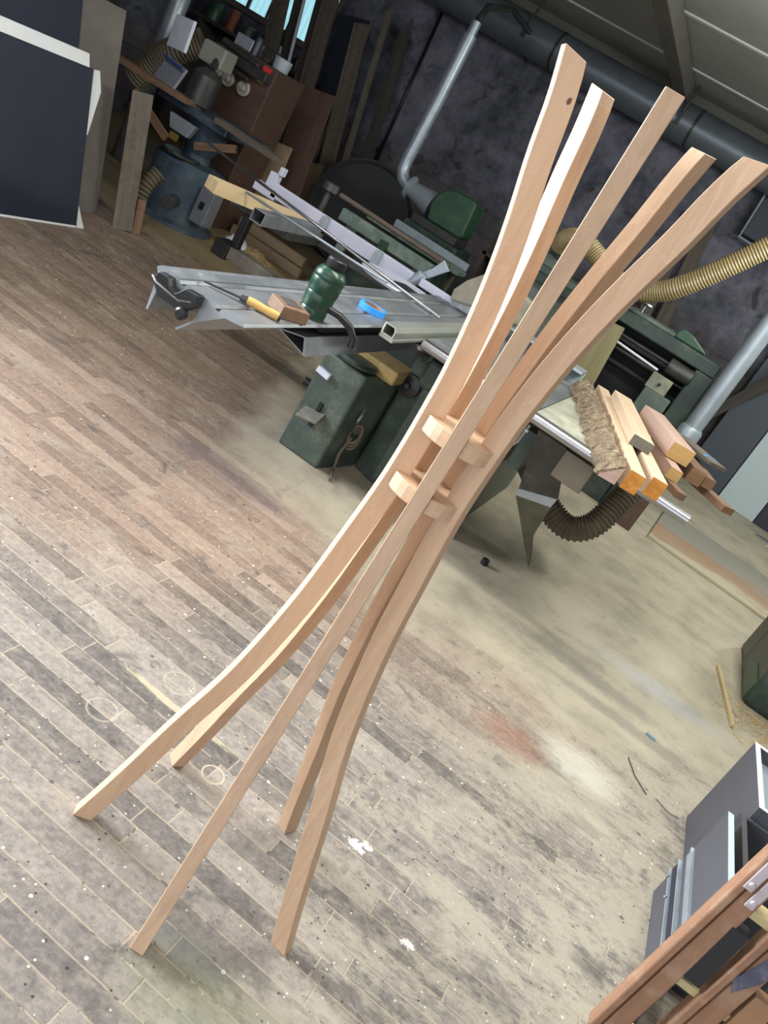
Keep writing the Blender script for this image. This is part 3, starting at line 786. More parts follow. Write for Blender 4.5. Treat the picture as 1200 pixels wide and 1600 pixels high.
# ------------------------------------------------------------------ timbers on the extension table
def log_bark():
    root = thing('half_round_log', 'half-round log with rough bark laid across the saw extension table', 'log', (-0.25, 4.1, TZ))
    p0 = Vector((-0.005, 3.30, TZ + .001)); p1 = Vector((-0.422, 4.84, TZ + .001))
    d = (p1 - p0).normalized(); s = Vector((d.y, -d.x, 0))      # s points to the right (towards +x)
    # wood core: flat right face and flat bottom
    core = MB().prism([p0, p0 - s*0.075, p0 - s*0.07 + Vector((0, 0, .015)), p0 - s*0.02 + Vector((0, 0, .07)), p0 + Vector((0, 0, .075))], p1 - p0)
    core.build('log_wood', M_PINK, root)
    bm = bmesh.new()
    n, mm = 150, 12
    prof_ = [(-.082, 0.0), (-.084, .012), (-.078, .026), (-.070, .038), (-.060, .050), (-.048, .060), (-.036, .068), (-.024, .075), (-.012, .080), (-.003, .082), (-.004, .072), (-.02, .06), (-.06, .02)]
    rows = []
    for i in range(n + 1):
        row = []
        for k, (a, h) in enumerate(prof_):
            q = p0 + (p1 - p0) * (i / n) - s * (-a) + Vector((0, 0, h))
            q = p0 + (p1 - p0) * (i / n) + s * a + Vector((0, 0, h))
            if k < 10:
                nn = noise.fractal(q * 17, 1.0, 2.0, 4) * 0.016 + noise.noise(q * 60) * 0.004
                q += (s * a * 8 + Vector((0, 0, h * 6))).normalized() * nn
                q.z = max(q.z, TZ + .0005)
            row.append(bm.verts.new(q))
        rows.append(row)
    m = len(prof_)
    for A, B in zip(rows, rows[1:]):
        for k in range(m):
            f = bm.faces.new((A[k], A[(k+1) % m], B[(k+1) % m], B[k])); f.smooth = True
    bm.faces.new(rows[0]); bm.faces.new(rows[-1][::-1])
    mb = MB(); mb.bm = bm
    mb.build('bark', M_BARK, root)
log_bark()
def billet(name, mat, p0, p1, w, h, label, end=None, endmat=None, cat='timber', group=None, up=(0, 0, 1)):
    o = board(name, mat, p0, p1, w, h, label, cat, group, up=up)
    if end:
        L = (Vector(p1) - Vector(p0)).length
        me = bpy.data.meshes.new(end); bm = bmesh.new()
        x = -L/2
        vs = [bm.verts.new((xx, yy*w*.985, zz*h*.985)) for xx in (x - .0015, x + .0005) for yy, zz in ((-.5, -.5), (.5, -.5), (.5, .5), (-.5, .5))]
        for q in ((0,3,2,1),(4,5,6,7),(0,1,5,4),(1,2,6,5),(2,3,7,6),(3,0,4,7)): bm.faces.new([vs[i] for i in q])
        bmesh.ops.recalc_face_normals(bm, faces=bm.faces)
        bm.to_mesh(me); bm.free(); me.materials.append(endmat)
        e = bpy.data.objects.new(end, me); COL.objects.link(e); e.parent = o
    return o
M_GEND = plain('grey_weathered_end', '#6a665d', 0.8)
M_YEND = wood('yellow_end_grain', '#c9a46a', '#a9854f', 1, 60, 0.7)
M_BEND = wood('brown_end_grain', '#8a6a4c', '#62482f', 1, 60, 0.7)
billet('square_timber', M_PALEB, (.045, 3.33, TZ+.041), (-.36, 4.92, TZ+.041), .066, .08, 'long square timber with orange end beside the bark log', 'waxed_end', M_ORANGE)
billet('square_timber', M_PALEB, (.13, 3.47, TZ+.041), (-.085, 4.27, TZ+.041), .066, .08, 'shorter square timber with orange end, right of the long one', 'waxed_end', M_ORANGE)
billet('thick_plank', M_PALEB, (-.012, 3.80, TZ+.106), (-.24, 4.72, TZ+.106), .10, .048, 'pale plank with grey end resting on the two square timbers', 'grey_end', M_GEND)
billet('dark_batten', M_BRN, (.245, 3.79, TZ+.016), (.02, 4.15, TZ+.016), .05, .03, 'thin brown batten lying lowest beside the orange-ended timber')
billet('block_of_wood', M_PINK, (.175, 3.90, TZ+.058), (.03, 4.35, TZ+.058), .06, .052, 'pinkish block with pale end next to the orange-ended timber', 'pale_end', M_YEND)
billet('wide_billet', M_PINK, (.15, 4.05, TZ+.125), (-.06, 4.62, TZ+.125), .115, .075, 'thick pinkish billet with yellow end on top of the pile', 'yellow_end', M_YEND)
billet('brown_billet', M_BRN, (.265, 4.10, TZ+.072), (.13, 4.50, TZ+.072), .075, .072, 'square brown billet in the middle of the pile below the thick one', 'brown_end', M_BEND)
billet('small_billet', M_BRN, (.335, 4.20, TZ+.062), (.22, 4.55, TZ+.062), .055, .05, 'small brown billet right of the square brown one', 'brown_end', M_BEND)
billet('long_offcut', M_BRN, (.47, 4.15, TZ+.017), (.08, 4.55, TZ+.017), .075, .032, 'long rough offcut jutting furthest right from the timber pile', 'brown_end', M_BEND)
gb = board('grey_offcut', M_GREYW, (.34, 4.42, TZ+.120), (.12, 4.66, TZ+.120), .12, .02, 'grey offcut with a blue paint mark behind the timber pile', 'offcut')
me = bpy.data.meshes.new('blue_mark'); bm = bmesh.new()
ring_pts = [(0.05*math.cos(t) - .105, 0.05*math.sin(t)) for t in [math.radians(-75 + 15*k) for k in range(11)]]
inn_pts = [(0.034*math.cos(t) - .105, 0.034*math.sin(t)) for t in [math.radians(-75 + 15*k) for k in range(11)]]
vo = [bm.verts.new((x, y, .0104)) for x, y in ring_pts]; vi = [bm.verts.new((x, y, .0104)) for x, y in inn_pts]
for i in range(10): bm.faces.new((vo[i], vo[i+1], vi[i+1], vi[i]))
bm.to_mesh(me); bm.free(); me.materials.append(M_BLUET)
o = bpy.data.objects.new('blue_mark', me); COL.objects.link(o); o.parent = gb

# black ribbed hose below the extension table
pts, rl = corrug([(-0.475, 4.75, .42), (-0.34, 4.66, .36), (-0.20, 4.62, .29), (-0.07, 4.62, .27), (0.02, 4.64, .34), (0.06, 4.70, .48), (0.09, 4.80, .66), (0.10, 4.95, .75)], 0.068, 0.022, 0.012)
tag(MB().tube(pts, 0, 20, True, rl).build('black_hose', M_HOSEB), 'dusty black ribbed hose curving below the timber pile', 'hose')
tag(MB().lathe((-0.30, 4.12, 0), [(0, 0), (.02, 0), (.02, .03), (.012, .035), (0, .035)], 16).build('caster', M_BLACK), 'small black knob lying on the floor in the saw shadow', 'knob')

# ------------------------------------------------------------------ thicknesser at the right rear
th = thing('planer_thicknesser', 'dark green planer with open throat behind the timber pile', 'planer', (-0.6, 6.9, 0))
M_PLG = paint('grey_green_planer_paint', '#5d6a62', 0.5, 0, 0.4, '#8a866f', 0.18, 6)
MB().box(-0.68, 0.12, 6.62, 7.1, 1.20, 1.30).build('top_beam', M_GREEN_D, th, bevel=0.01)
MB().box(-0.66, -0.28, 6.64, 7.05, 1.30, 1.325).build('top_plate', M_PLG, th, bevel=0.006)
MB().box(-0.02, 0.13, 6.62, 7.1, 0.0, 1.20).build('right_column', M_GREEN_D, th, bevel=0.012)
MB().box(-1.45, -0.72, 6.66, 7.1, 0.0, 1.20).build('left_body', paint('light_grey_body', '#7d857f', 0.5, 0.1, 0.3, '#9a988a', 0.1, 6), th, bevel=0.012)
MB().box(-1.48, -0.70, 6.60, 7.12, 1.20, 1.25).build('left_table', M_PLG, th, bevel=0.006)
MB().box(-1.47, -0.72, 6.56, 6.66, 1.13, 1.20).build('left_table_edge', M_GREEN_D, th, bevel=0.006)
MB().box(-0.72, -0.02, 6.95, 7.1, 0.0, 1.20).build('throat_back', M_BLACKR, th)
MB().box(-0.74, -0.02, 6.66, 7.1, 0.0, 0.62).build('bed', M_GREEN_D, th, bevel=0.01)
for z, r, m in ((1.12, .03, M_DARKST), (1.02, .02, M_DARKST), (0.92, .018, M_BLACKR)):
    MB().cyl((-0.70, 6.80, z), (-0.02, 6.80, z), r).build('feed_roller', m, th)
MB().box(-0.70, -0.05, 6.72, 6.75, 1.085, 1.11).build('roller_guard', M_BLACKR, th)
MB().cyl((-0.20, 6.64, 1.12), (0.0, 6.64, 1.12), 0.06).build('gear_cover', M_DARKST, th, bevel=0.01)
MB().cyl((-0.655, 6.60, 1.075), (-0.235, 6.60, 1.055), 0.009).build('gauge_bar', M_WHITE, th)
MB().box(-0.25, -0.09, 6.56, 6.62, 0.92, 1.04).build('switch_plate', paint('pale_switch_plate', '#7f8474', 0.6, 0, 0.5, '#a0997f', 0.12, 10), th, bevel=0.006)
MB().cyl((-0.165, 6.56, 0.98), (-0.165, 6.545, 0.98), 0.012).build('switch_button', M_BLACK, th)
MB().box(-0.24, -0.03, 6.56, 6.66, 0.62, 0.92).build('chip_box', M_PLG, th, bevel=0.008)
MB().cyl((-0.57, 6.70, 1.325), (-0.57, 6.70, 1.385), 0.014).lathe((-0.57, 6.70, 1.385), [(0, 0.018), (.045, 0.016), (.05, 0.006), (.03, -0.006), (0, -0.008)], 28).build('height_knob', M_CHROME, th)
cv = MB().prism([(-0.29, 6.72, 1.30), (-0.28, 6.72, 1.36), (-0.25, 6.72, 1.385), (-0.16, 6.72, 1.375), (-0.09, 6.72, 1.345), (-0.04, 6.72, 1.325), (-0.02, 6.72, 1.30)], (0, 0.05, 0))
cv.build('belt_cover', M_GREEN_B, th, bevel=0.012)
MB().box(-1.42, -1.20, 6.68, 6.92, 1.25, 1.34).lathe((-1.30, 6.70, 1.40), [(0, .05), (.07, .05), (.075, 0), (.07, -.06), (0, -.06)], 24, (0.5, -0.6, 0.4)).build('dust_outlet', M_PLG, th, bevel=0.006)
o = board('infeed_board', wood('olive_plywood', '#8d8560', '#6f6748', 0, 30, 0.7), (-0.58, 6.36, 0.0), (-0.70, 6.52, 1.17), .22, .03, 'olive plywood board leaning against the open throat of the planer', 'board', up=(0, 1, 0))
board('prop_board', M_GREYW, (-1.10, 6.30, 0), (-1.18, 6.52, 1.22), .10, .04, 'narrow grey board leaning against the left side of the planer', 'board', up=(0, 1, 0))
# yellow hose
pts, rl = corrug([(-1.33, 6.62, 1.43), (-1.27, 6.50, 1.50), (-1.15, 6.42, 1.53), (-1.0, 6.40, 1.49), (-0.86, 6.40, 1.44), (-0.70, 6.40, 1.43), (-0.55, 6.40, 1.49), (-0.43, 6.36, 1.60), (-0.28, 6.32, 1.80), (-0.05, 6.28, 2.15), (0.25, 6.26, 2.6)], 0.068, 0.019, 0.008)
tag(MB().tube(pts, 0, 22, True, rl).build('yellow_hose', M_HOSEY), 'yellowed ribbed dust hose hanging above the planer', 'hose')
# big galvanised pipe
bp = thing('dust_pipe', 'thick galvanised dust pipe rising steeply right of the planer', 'pipe', (0.2, 6.62, 0.74))
MB().cyl((0.20, 6.52, .86), (0.20, 6.52, HC), 0.066, n=28).build('pipe', M_GALV, bp)
MB().lathe((0.20, 6.52, .74), [(0, 0), (.085, 0), (.085, .10), (.072, .125), (0, .125)], 28).build('collar', M_GALV, bp)
tag(MB().box(0.13, 0.27, 6.44, 6.60, 0.0, 0.738).build('pipe_prop', M_MAHOG, bevel=0.006), 'reddish wooden prop standing under the thick dust pipe', 'prop')

# dark and white panels standing far right
def leaner(name, mat, x0, x1, y0, y1, z1, th_, label, group=None, cat='panel'):
    return board(name, mat, ((x0+x1)/2, y0, 0.001), ((x0+x1)/2, y1, z1), abs(x1-x0), th_, label, cat, group, up=(0, 1, 0), bevel=0.001)
leaner('tall_panel', M_NAVYR, .50, .945, 9.98, 10.16, 2.1, .03, 'slate grey panel standing against the back wall left of the white one')
leaner('tall_panel', M_WHITEP, .955, 1.395, 9.96, 10.15, 2.1, .03, 'pale white panel standing against the back wall at far right')
leaner('tall_panel', M_NAVY, 1.405, 1.95, 9.96, 10.15, 2.1, .03, 'dark panel standing right of the pale white one, cut by the frame')
for i, (xa, xb, lab) in enumerate(((0.02, .50, 'first dark plank leaning diagonally behind the thick dust pipe'), (-.12, .62, 'second dark plank, lowest slope, leaning behind the thick dust pipe'))):
    board('leaning_plank', M_DKW, (xa, 9.65 + .1*i, .02), (xb + .35, 9.85 + .1*i, 1.75), .10, .03, lab, 'plank', up=(0, 1, 0))
for i, (xb, xt, lab) in enumerate(((-.62, -1.02, 'left one of two grey boards leaning on the back wall behind the yellow hose'), (-.42, -.80, 'right one of two grey boards leaning on the back wall behind the yellow hose'))):
    board('wall_board', M_GREYW, (xb, 10.02, .01), (xt, 10.22, 2.33), .14, .03, lab, 'board', up=(0, 1, 0))
wb = thing('wall_cabinet', 'dark cabinet with thin pipe frame fixed high on the back wall', 'cabinet', (-0.1, 10.28, 2.3))
MB().box(-.50, .40, 10.08, 10.298, 2.38, 2.85).build('box', M_NAVY, wb, bevel=0.01)
MB().tube([(-.50, 10.02, 3.0), (-.46, 10.02, 2.34), (.4, 10.02, 2.32)], 0.014, 8).build('pipe_frame', M_GALV, wb)
MB().cyl((-.46, 10.02, 2.34), (-.46, 10.298, 2.34), 0.012).build('frame_bracket', M_GALV, wb)

# plywood sheet on the floor, right
pw = tag(MB().prism([(.41, 6.63, .001), (2.2, 6.45, .001), (2.3, 7.75, .001), (.47, 7.85, .001)], (0, 0, .022)).build('floor_sheet', None or M_PLY, bevel=0.003), 'worn plywood sheet lying flat on the floor at right', 'sheet')
def sheet_mat():
    N = NT('paint_worn_plywood'); g = N.tc.outputs['Object']
    a = N.noise(N.map(g, (1.0, 2.2, 1), rot=(0, 0, 0.1)), 1.6, 5, 0.6); sep = N.n('SeparateXYZ'); N.l(g, sep.inputs[0])
    b = N.noise(g, 9, 5, .6)
    f = N.math('ADD', sep.outputs[1], N.math('MULTIPLY', N.math('SUBTRACT', a, .5), 0.9))
    f = N.math('ADD', f, N.math('MULTIPLY', N.math('SUBTRACT', b, .5), 0.15))
    c = N.ramp(N.math('ADD', N.math('MULTIPLY', f, 0.6), 0.5), [(0.20, lin('#b5ab93')), (0.27, lin('#a28a70')), (0.45, lin('#9c7f66')), (0.56, lin('#8f8b82')), (0.8, lin('#87867a'))])
    N.color(c); N.rough(.75); return N.m
pw.data.materials[0] = sheet_mat()
def paper(x, y, r, lab, c=M_WHITE):
    q = MB().prism([(x - r, y - r*.4, .002), (x + r*.8, y - r*.6, .002), (x + r, y + r*.5, .002), (x - r*.5, y + r*.7, .002)], (0, 0, .004))
    return tag(q.build('paper_scrap', c), lab, 'scrap')
paper(1.62, 9.2, .10, 'nearest white paper scrap on the floor below the dark panel')
paper(1.50, 9.42, .09, 'grey plastic scrap on the floor beside the white paper', M_ALU)
tag(MB().box(1.58, 1.72, 9.0, 9.12, 0, .025).build('offcut_block', M_NAVY), 'flat dark offcut on the floor next to the white paper scrap', 'offcut')

# green machine cut by the right edge of the frame
gm = thing('green_machine', 'dark green machine base standing at the right edge of the frame', 'machine', (1.5, 5.0, 0))
MB().box(1.19, 1.9, 4.69, 5.30, 0.0, 0.62).build('base', M_GREEN_D, gm, bevel=0.03, seg=3)
MB().box(1.20, 1.9, 5.31, 5.6, 0.0, 0.5).build('rear_base', M_DARKST, gm, bevel=0.02)
MB().prism([(1.186, 4.72, .02), (1.186, 4.95, .02), (1.186, 5.15, .10), (1.186, 4.95, .16), (1.186, 4.72, .14)], (.006, 0, 0)).build('foot_panel', M_GREEN_B, gm, bevel=0.002)
MB().lathe((1.36, 4.695, .20), [(0, .03), (.08, .03), (.1, .01), (.1, 0), (0, 0)], 28, (0, -1, 0)).build('cover', M_DARKST, gm)
MB().box(1.15, 1.95, 4.65, 5.35, .62, .68).build('machine_table', M_STEEL, gm, bevel=0.005)
tag(board('thin_batten', M_RUNG, (1.04, 4.95, .011), (1.13, 4.28, .011), .018, .018), 'thin pale batten lying on the floor beside the green machine', 'batten')
sv = MB()
random.seed(3)
for i in range(260):
    x, y = random.gauss(1.28, .12), random.gauss(4.5, .14)
    a = random.uniform(0, 3.1); L = random.uniform(.006, .02)
    if x > 1.19 and y > 4.66: continue
    sv.obox((x, y, random.uniform(.003, .012)), (L, .004, .0015), (random.uniform(-.4, .4), random.uniform(-.4, .4), a))
o = sv.build('wood_shavings', M_CREAM); tag(o, 'loose wood shavings heaped on the floor at the foot of the green machine', 'shavings'); o['kind'] = 'stuff'
tag(MB().obox((.735, 3.60, .004), (.05, .02, .006), (0, 0, -.15)).build('plastic_chip', plain('teal_plastic', '#6f9096', .5)), 'small grey-blue plastic chip on the floor at right', 'chip')
tag(MB().tube([(.66, 3.30, .003), (.70, 3.20, .004), (.76, 3.13, .003)], .002, 6).build('wood_splinter', M_DKW), 'thin dark splinter on the floor left of the grey cabinet', 'splinter')
tag(MB().tube([(.80, 3.15, .003), (.85, 3.12, .004), (.90, 3.13, .003)], .0012, 6).build('bent_wire', M_BLACKR), 'short bent black wire on the floor touching the grey cabinet corner', 'wire')

# ------------------------------------------------------------------ grey cabinet parts at the lower right
cab = thing('grey_cabinet', 'grey open-topped cabinet with white edges standing at lower right', 'cabinet', (1.2, 2.98, 0))
MB().box(.935, .953, 2.72, 3.19, .0, .405).build('side_panel', M_GREYBOX, cab)
MB().box(.9345, .9535, 2.72, 3.19, .405, .4065).build('white_edge', M_EDGE, cab)
MB().box(.954, 1.55, 3.172, 3.19, .0, .405).build('rear_panel', M_GREYBOX, cab)
MB().box(.954, 1.55, 3.1715, 3.1905, .405, .4065).build('white_edge', M_EDGE, cab)
MB().box(.954, 1.55, 2.72, 2.738, .0, .405).build('front_panel', M_GREYBOX, cab)
MB().box(.954, 1.55, 2.7195, 2.7385, .405, .4065).build('white_edge', M_EDGE, cab)
MB().box(1.55, 1.568, 2.72, 3.19, .0, .405).build('side_panel', M_GREYBOX, cab)
MB().box(.954, 1.55, 2.739, 3.171, .0, .36).build('filling_board', plain('bluish_grey_board', '#8a97a4', .5, 0, .03), cab)
cab2 = thing('grey_drawer_box', 'low grey drawer box with open front next to the wooden rack', 'box', (1.2, 2.45, 0))
MB().box(.90, .918, 2.25, 2.70, .0, .365).build('side_panel', M_GREYD, cab2)
MB().box(.918, 1.5, 2.682, 2.70, .0, .365).build('rear_panel', M_GREYD, cab2)
MB().box(.918, 1.5, 2.25, 2.681, .0, .02).build('bottom_panel', M_GREYD, cab2)
MB().box(1.10, 1.118, 2.255, 2.681, .02, .30).build('divider', M_GREYBOX, cab2)
MB().box(1.0995, 1.1185, 2.255, 2.681, .30, .302).build('white_edge', M_EDGE, cab2)
p2 = thing('runner_panel', 'grey panel with metal drawer runners in front of the grey cabinet', 'panel', (.85, 2.4, 0))
MB().box(.842, .86, 2.20, 2.61, .0, .38).build('panel_board', M_GREYBOX, p2)
MB().box(.8415, .8605, 2.20, 2.61, .38, .3815).build('pale_edge', M_WHITEP, p2)
rn = MB().box(.828, .842, 2.20, 2.60, .10, .106).box(.828, .842, 2.20, 2.60, .150, .155).box(.838, .842, 2.20, 2.60, .106, .150)
r_ = rn.build('drawer_runner', M_GALV, p2)
MB().box(.834, .8375, 2.2, 2.60, .112, .144).build('runner_groove', M_NAVY, r_)
MB().box(.832, .842, 2.2, 2.60, .205, .215).box(.838, .842, 2.2, 2.6, .18, .205).build('drawer_runner', M_GALV, p2)
for y in (2.45, 2.56): MB().cyl((.828, y, .103), (.820, y, .103), .005, n=10).build('runner_screw', M_CHROME, p2)
tag(MB().box(.815, .827, 2.0, 2.19, .0, .375).build('loose_board', M_GREYBOX, bevel=0.001), 'small grey board standing on edge next to the wooden rack post', 'board')

# reddish wooden rack at the lower right corner
rk = thing('wooden_rack', 'reddish wooden rack of double posts and pale rungs at the bottom right corner', 'rack', (.9, 1.95, 0))
def post(x0, x1, gx, yb, parent, top=1.02):
    h = (x1 - x0)
    lean = .03
    MB().prism([(x0, yb, 0), (gx - .002, yb, 0), (gx - .002 + lean, yb, top), (x0 + lean, yb, top)], (0, .05, 0)).build('post', M_TRES, parent, bevel=0.005)
    MB().prism([(gx + .002, yb + .004, 0), (x1, yb + .004, 0), (x1 + lean, yb + .004, top), (gx + .002 + lean, yb + .004, top)], (0, .05, 0)).build('post', M_TRES, parent, bevel=0.005)
post(.715, .785, .738, 1.905, rk)
post(.838, .912, .862, 1.905, rk)
post(.985, 1.06, 1.012, 1.905, rk)
for z in (.02, .245, .505, .765):
    board('rung', M_RUNG, (.755, 1.948, z + .011), (1.12, 1.948, z + .011), .05, .022, parent=rk)
MB().box(.79, .832, 1.906, 1.95, .285, .47).build('dark_filler', plain('black_board', '#202024', .6), rk)
MB().box(.93, .985, 1.91, 1.95, .0, .36).build('brown_filler', M_CARD, rk)
hg = plain('lilac_painted_hinge', '#b9aeb2', .5, .1, .05)
for (x, z) in ((.742, .60), (.77, .565)):
    h_ = MB().prism([(x, 1.9, z - .03), (x + .022, 1.9, z - .03), (x + .028, 1.9, z + .14), (x + .004, 1.9, z + .14)], (0, .005, 0)).build('strap_hinge', hg, rk, bevel=0.002)
    MB().lathe((x + .012, 1.9, z - .012), [(0, .006), (.006, .005), (.008, 0), (0, 0)], 12, (0, -1, 0)).build('bolt', hg, h_)
MB().prism([(.868, 1.9065, .36), (.886, 1.9065, .33), (.918, 1.9065, .40), (.922, 1.9065, .52), (.90, 1.9065, .53), (.886, 1.9065, .44)], (0, .002, 0)).build('blue_paint_smear', paint('blue_grey_paint_smear', '#56566a', .6, 0, .5, '#77707a', .15, 30), rk)

# ------------------------------------------------------------------ left: leaning sheets
def sheet(name, mat, pts, thick, label, cat='panel', bevel=0.001):
    return tag(MB().prism(pts, thick).build(name, mat, bevel=bevel), label, cat)
# each stands on the floor and leans on the left wall
def lean_sheet(name, mat, x0, x1, y0, y1, z1, th_, label, edge=None):
    r = sheet(name, mat, [(x0, y0, 0.001), (x0, y1, 0.001), (x1, y1, z1), (x1, y0, z1)], (-th_, 0, 0), label)
    return r
fr = lean_sheet('leaning_sheet', M_NAVY, -3.745, -4.04, 3.05, 4.78, .905, .018, 'front dark panel with white edges leaning at far left')
off = Vector(fr['_o'])
ed = MB().prism([(-4.041, 3.05, .906), (-4.041, 4.74, .906), (-4.075, 4.74, .975), (-4.075, 3.05, .975)], (-.012, 0, 0))
ed.build('white_edge', M_EDGE, fr)
MB().prism([(-3.742, 4.781, .001), (-3.742, 4.85, .001), (-3.79, 4.785, .13)], (-.012, 0, 0)).build('white_corner', M_EDGE, fr)
MB().prism([(-4.03, 4.781, .905), (-4.035, 4.83, .91), (-4.0, 4.86, .80), (-3.93, 4.80, .55), (-3.92, 4.781, .54)], (-.012, 0, 0)).build('white_corner', M_EDGE, fr)
MB().prism([(-3.743, 3.05, .001), (-3.743, 4.77, .001), (-3.748, 4.77, .012), (-3.748, 3.05, .012)], (.003, 0, 0)).build('white_edge', M_EDGE, fr)
lean_sheet('leaning_sheet', M_NAVY, -3.93, -4.55, 3.0, 4.86, 1.75, .018, 'taller dark panel leaning behind the white-edged one')
lean_sheet('leaning_board', paint('dusty_grey_board', '#6b655f', .8, 0, .3, '#8a8276', .08, 3), -4.04, -4.40, 4.45, 5.30, 1.27, .025, 'brownish grey board leaning last behind the dark panels')
lean_sheet('leaning_board', M_GREYD, -4.12, -4.62, 3.4, 5.0, 1.8, .02, 'charcoal board leaning between the grey board and the wall')

# ------------------------------------------------------------------ left: spindle moulder
mo = thing('spindle_moulder', 'old blue-green spindle moulder with round base at left rear', 'moulder', (-4.25, 6.45, 0))
M_BLG = paint('blue_green_cast_iron', '#3d4e5c', 0.5, 0, 0.4, '#6b6658', .2, 5)
MB().lathe((-4.25, 6.46, 0), [(0, 0), (.36, 0), (.36, .03), (.30, .05), (.30, .46), (.27, .50), (.12, .52), (0, .52)], 40).build('base_drum', M_BLG, mo)
MB().lathe((-4.25, 6.46, .52), [(0, 0), (.12, 0), (.11, .05), (.15, .14), (.18, .30), (0, .30)], 32).build('column', M_BLG, mo)
MB().lathe((-4.27, 6.30, .50), [(0, 0), (.15, 0), (.16, .015), (.15, .03), (0, .03)], 32).build('collar_ring', M_DARKST, mo)
MB().box(-4.62, -3.92, 6.2, 6.9, .82, .88).build('moulder_table', paint('blue_grey_table', '#4c5a68', .4, .3, .4, '#8a8d92', .15, 6), mo, bevel=.01)
MB().prism([(-4.40, 6.19, .66), (-4.22, 6.19, .66), (-4.18, 6.19, .77), (-4.45, 6.19, .77)], (0, .06, 0)).build('apron', paint('pale_worn_apron', '#8c9196', .6, .1, .4, '#6a6f74', .1, 9), mo, bevel=.01)
MB().box(-4.34, -4.27, 6.14, 6.17, .60, .65).build('maker_plate', plain('brass_plate', '#a8884e', .4, .6), mo)
MB().cyl((-4.10, 6.20, .20), (-4.02, 6.00, .20), .05, n=20).build('spindle_lock', M_DARKST, mo, bevel=.004)
MB().box(-3.98, -3.84, 6.28, 6.42, .12, .40).build('switch_box', paint('grey_switch_box', '#6d7176', .5, .1, .2, '#84817a', .1, 9), mo, bevel=.008)
MB().box(-3.93, -3.89, 6.27, 6.28, .24, .30).build('switch_button', M_BLACK, mo)
MB().lathe((-4.36, 6.35, .88), [(0, 0), (.07, 0), (.07, .025), (.115, .03), (.115, .25), (.08, .28), (.05, .30), (0, .30)], 32).build('feed_head', M_DARKST, mo)
MB().cyl((-4.36, 6.35, 1.18), (-4.40, 6.45, 1.28), .03).build('feed_arm', M_DARKST, mo)
MB().box(-4.56, -4.33, 6.40, 6.58, 1.20, 1.36).build('motor_box', plain('beige_grey_motor_box', '#85847a', .5), mo, bevel=.015)
MB().obox((-4.72, 6.34, 1.29), (.25, .03, .24), (0, -.10, -.35)).build('guard_plate', M_WHITE, mo, bevel=.004)
MB().obox((-4.61, 6.25, 1.0), (.26, .025, .20), (-.25, .05, -.25)).build('feed_cover', paint('silver_cover', '#a9acb6', .35, .5, .2, '#868a94', .05, 6), mo, bevel=.004)
MB().obox((-4.61, 6.232, 1.085), (.25, .025, .02), (-.25, .05, -.25)).build('cover_strip', plain('blue_strip', '#3c4a86', .4), mo)
board('table_board', M_BRN, (-5.18, 6.10, .902), (-4.30, 6.20, .902), .20, .04, 'brown wooden board lying on the left half of the moulder table', 'board')
board('table_board', M_GREYW, (-4.02, 6.22, .902), (-3.40, 6.16, .902), .16, .04, 'grey-brown board on the right half of the moulder table', 'board')
board('brace', M_BRN, (-4.74, 6.10, .76), (-4.32, 6.10, .59), .06, .03, 'slanting brown brace below the left moulder board', 'brace', up=(0, 1, 0))
board('brace', M_BRN, (-3.76, 6.155, .80), (-4.10, 6.155, .65), .06, .03, 'slanting brown brace below the right moulder board', 'brace', up=(0, 1, 0))
board('support_plank', M_GREYW, (-3.83, 5.34, .0), (-4.02, 5.26, .89), .14, .022, 'narrow plank standing before the moulder and propping its left board', 'plank', up=(0.8, -0.6, 0))
board('support_batten', M_BRN, (-3.80, 5.46, .0), (-3.84, 5.44, .24), .06, .03, 'short reddish batten standing at the foot of the narrow plank', 'batten', up=(0.8, -0.6, 0))
# ribbed hose and pipe behind the boards
pts, rl = corrug([(-5.4, 6.9, .75), (-5.25, 6.9, 1.0), (-5.1, 6.9, 1.15), (-4.95, 6.95, 1.3)], .11, .03, .014)
tag(MB().tube(pts, 0, 20, True, rl).build('brown_hose', M_HOSEB), 'wide brown ribbed hose behind the moulder at upper left', 'hose')
rod('vertical_pipe', (-5.55, 7.3, 0), (-5.60, 7.3, 2.4), .09, M_GALV, 'grey vertical pipe behind the grey board at upper left', 'pipe')
pts, rl = corrug([(-3.98, 5.62, .0), (-4.0, 5.62, .15), (-4.0, 5.64, .30), (-3.98, 5.7, .42)], .06, .03, .016)
tag(MB().tube(pts, 0, 16, True, rl).build('grey_hose', M_HOSEB), 'short ribbed hose standing behind the narrow support plank', 'hose')
wt = MB(); wt.lathe((-3.76, 6.76, 0), [(0, 0), (.10, 0), (.12, .03), (.11, .08), (.06, .11), (0, .10)], 16)
o = wt.build('white_bag', M_WHITE); tag(o, 'crumpled white bag on the sawdust beside the moulder', 'bag')
for v in o.data.vertices: v.co += noise.noise_vector(v.co * 14) * .03
for v in o.data.vertices: v.co.z = max(v.co.z, 0)
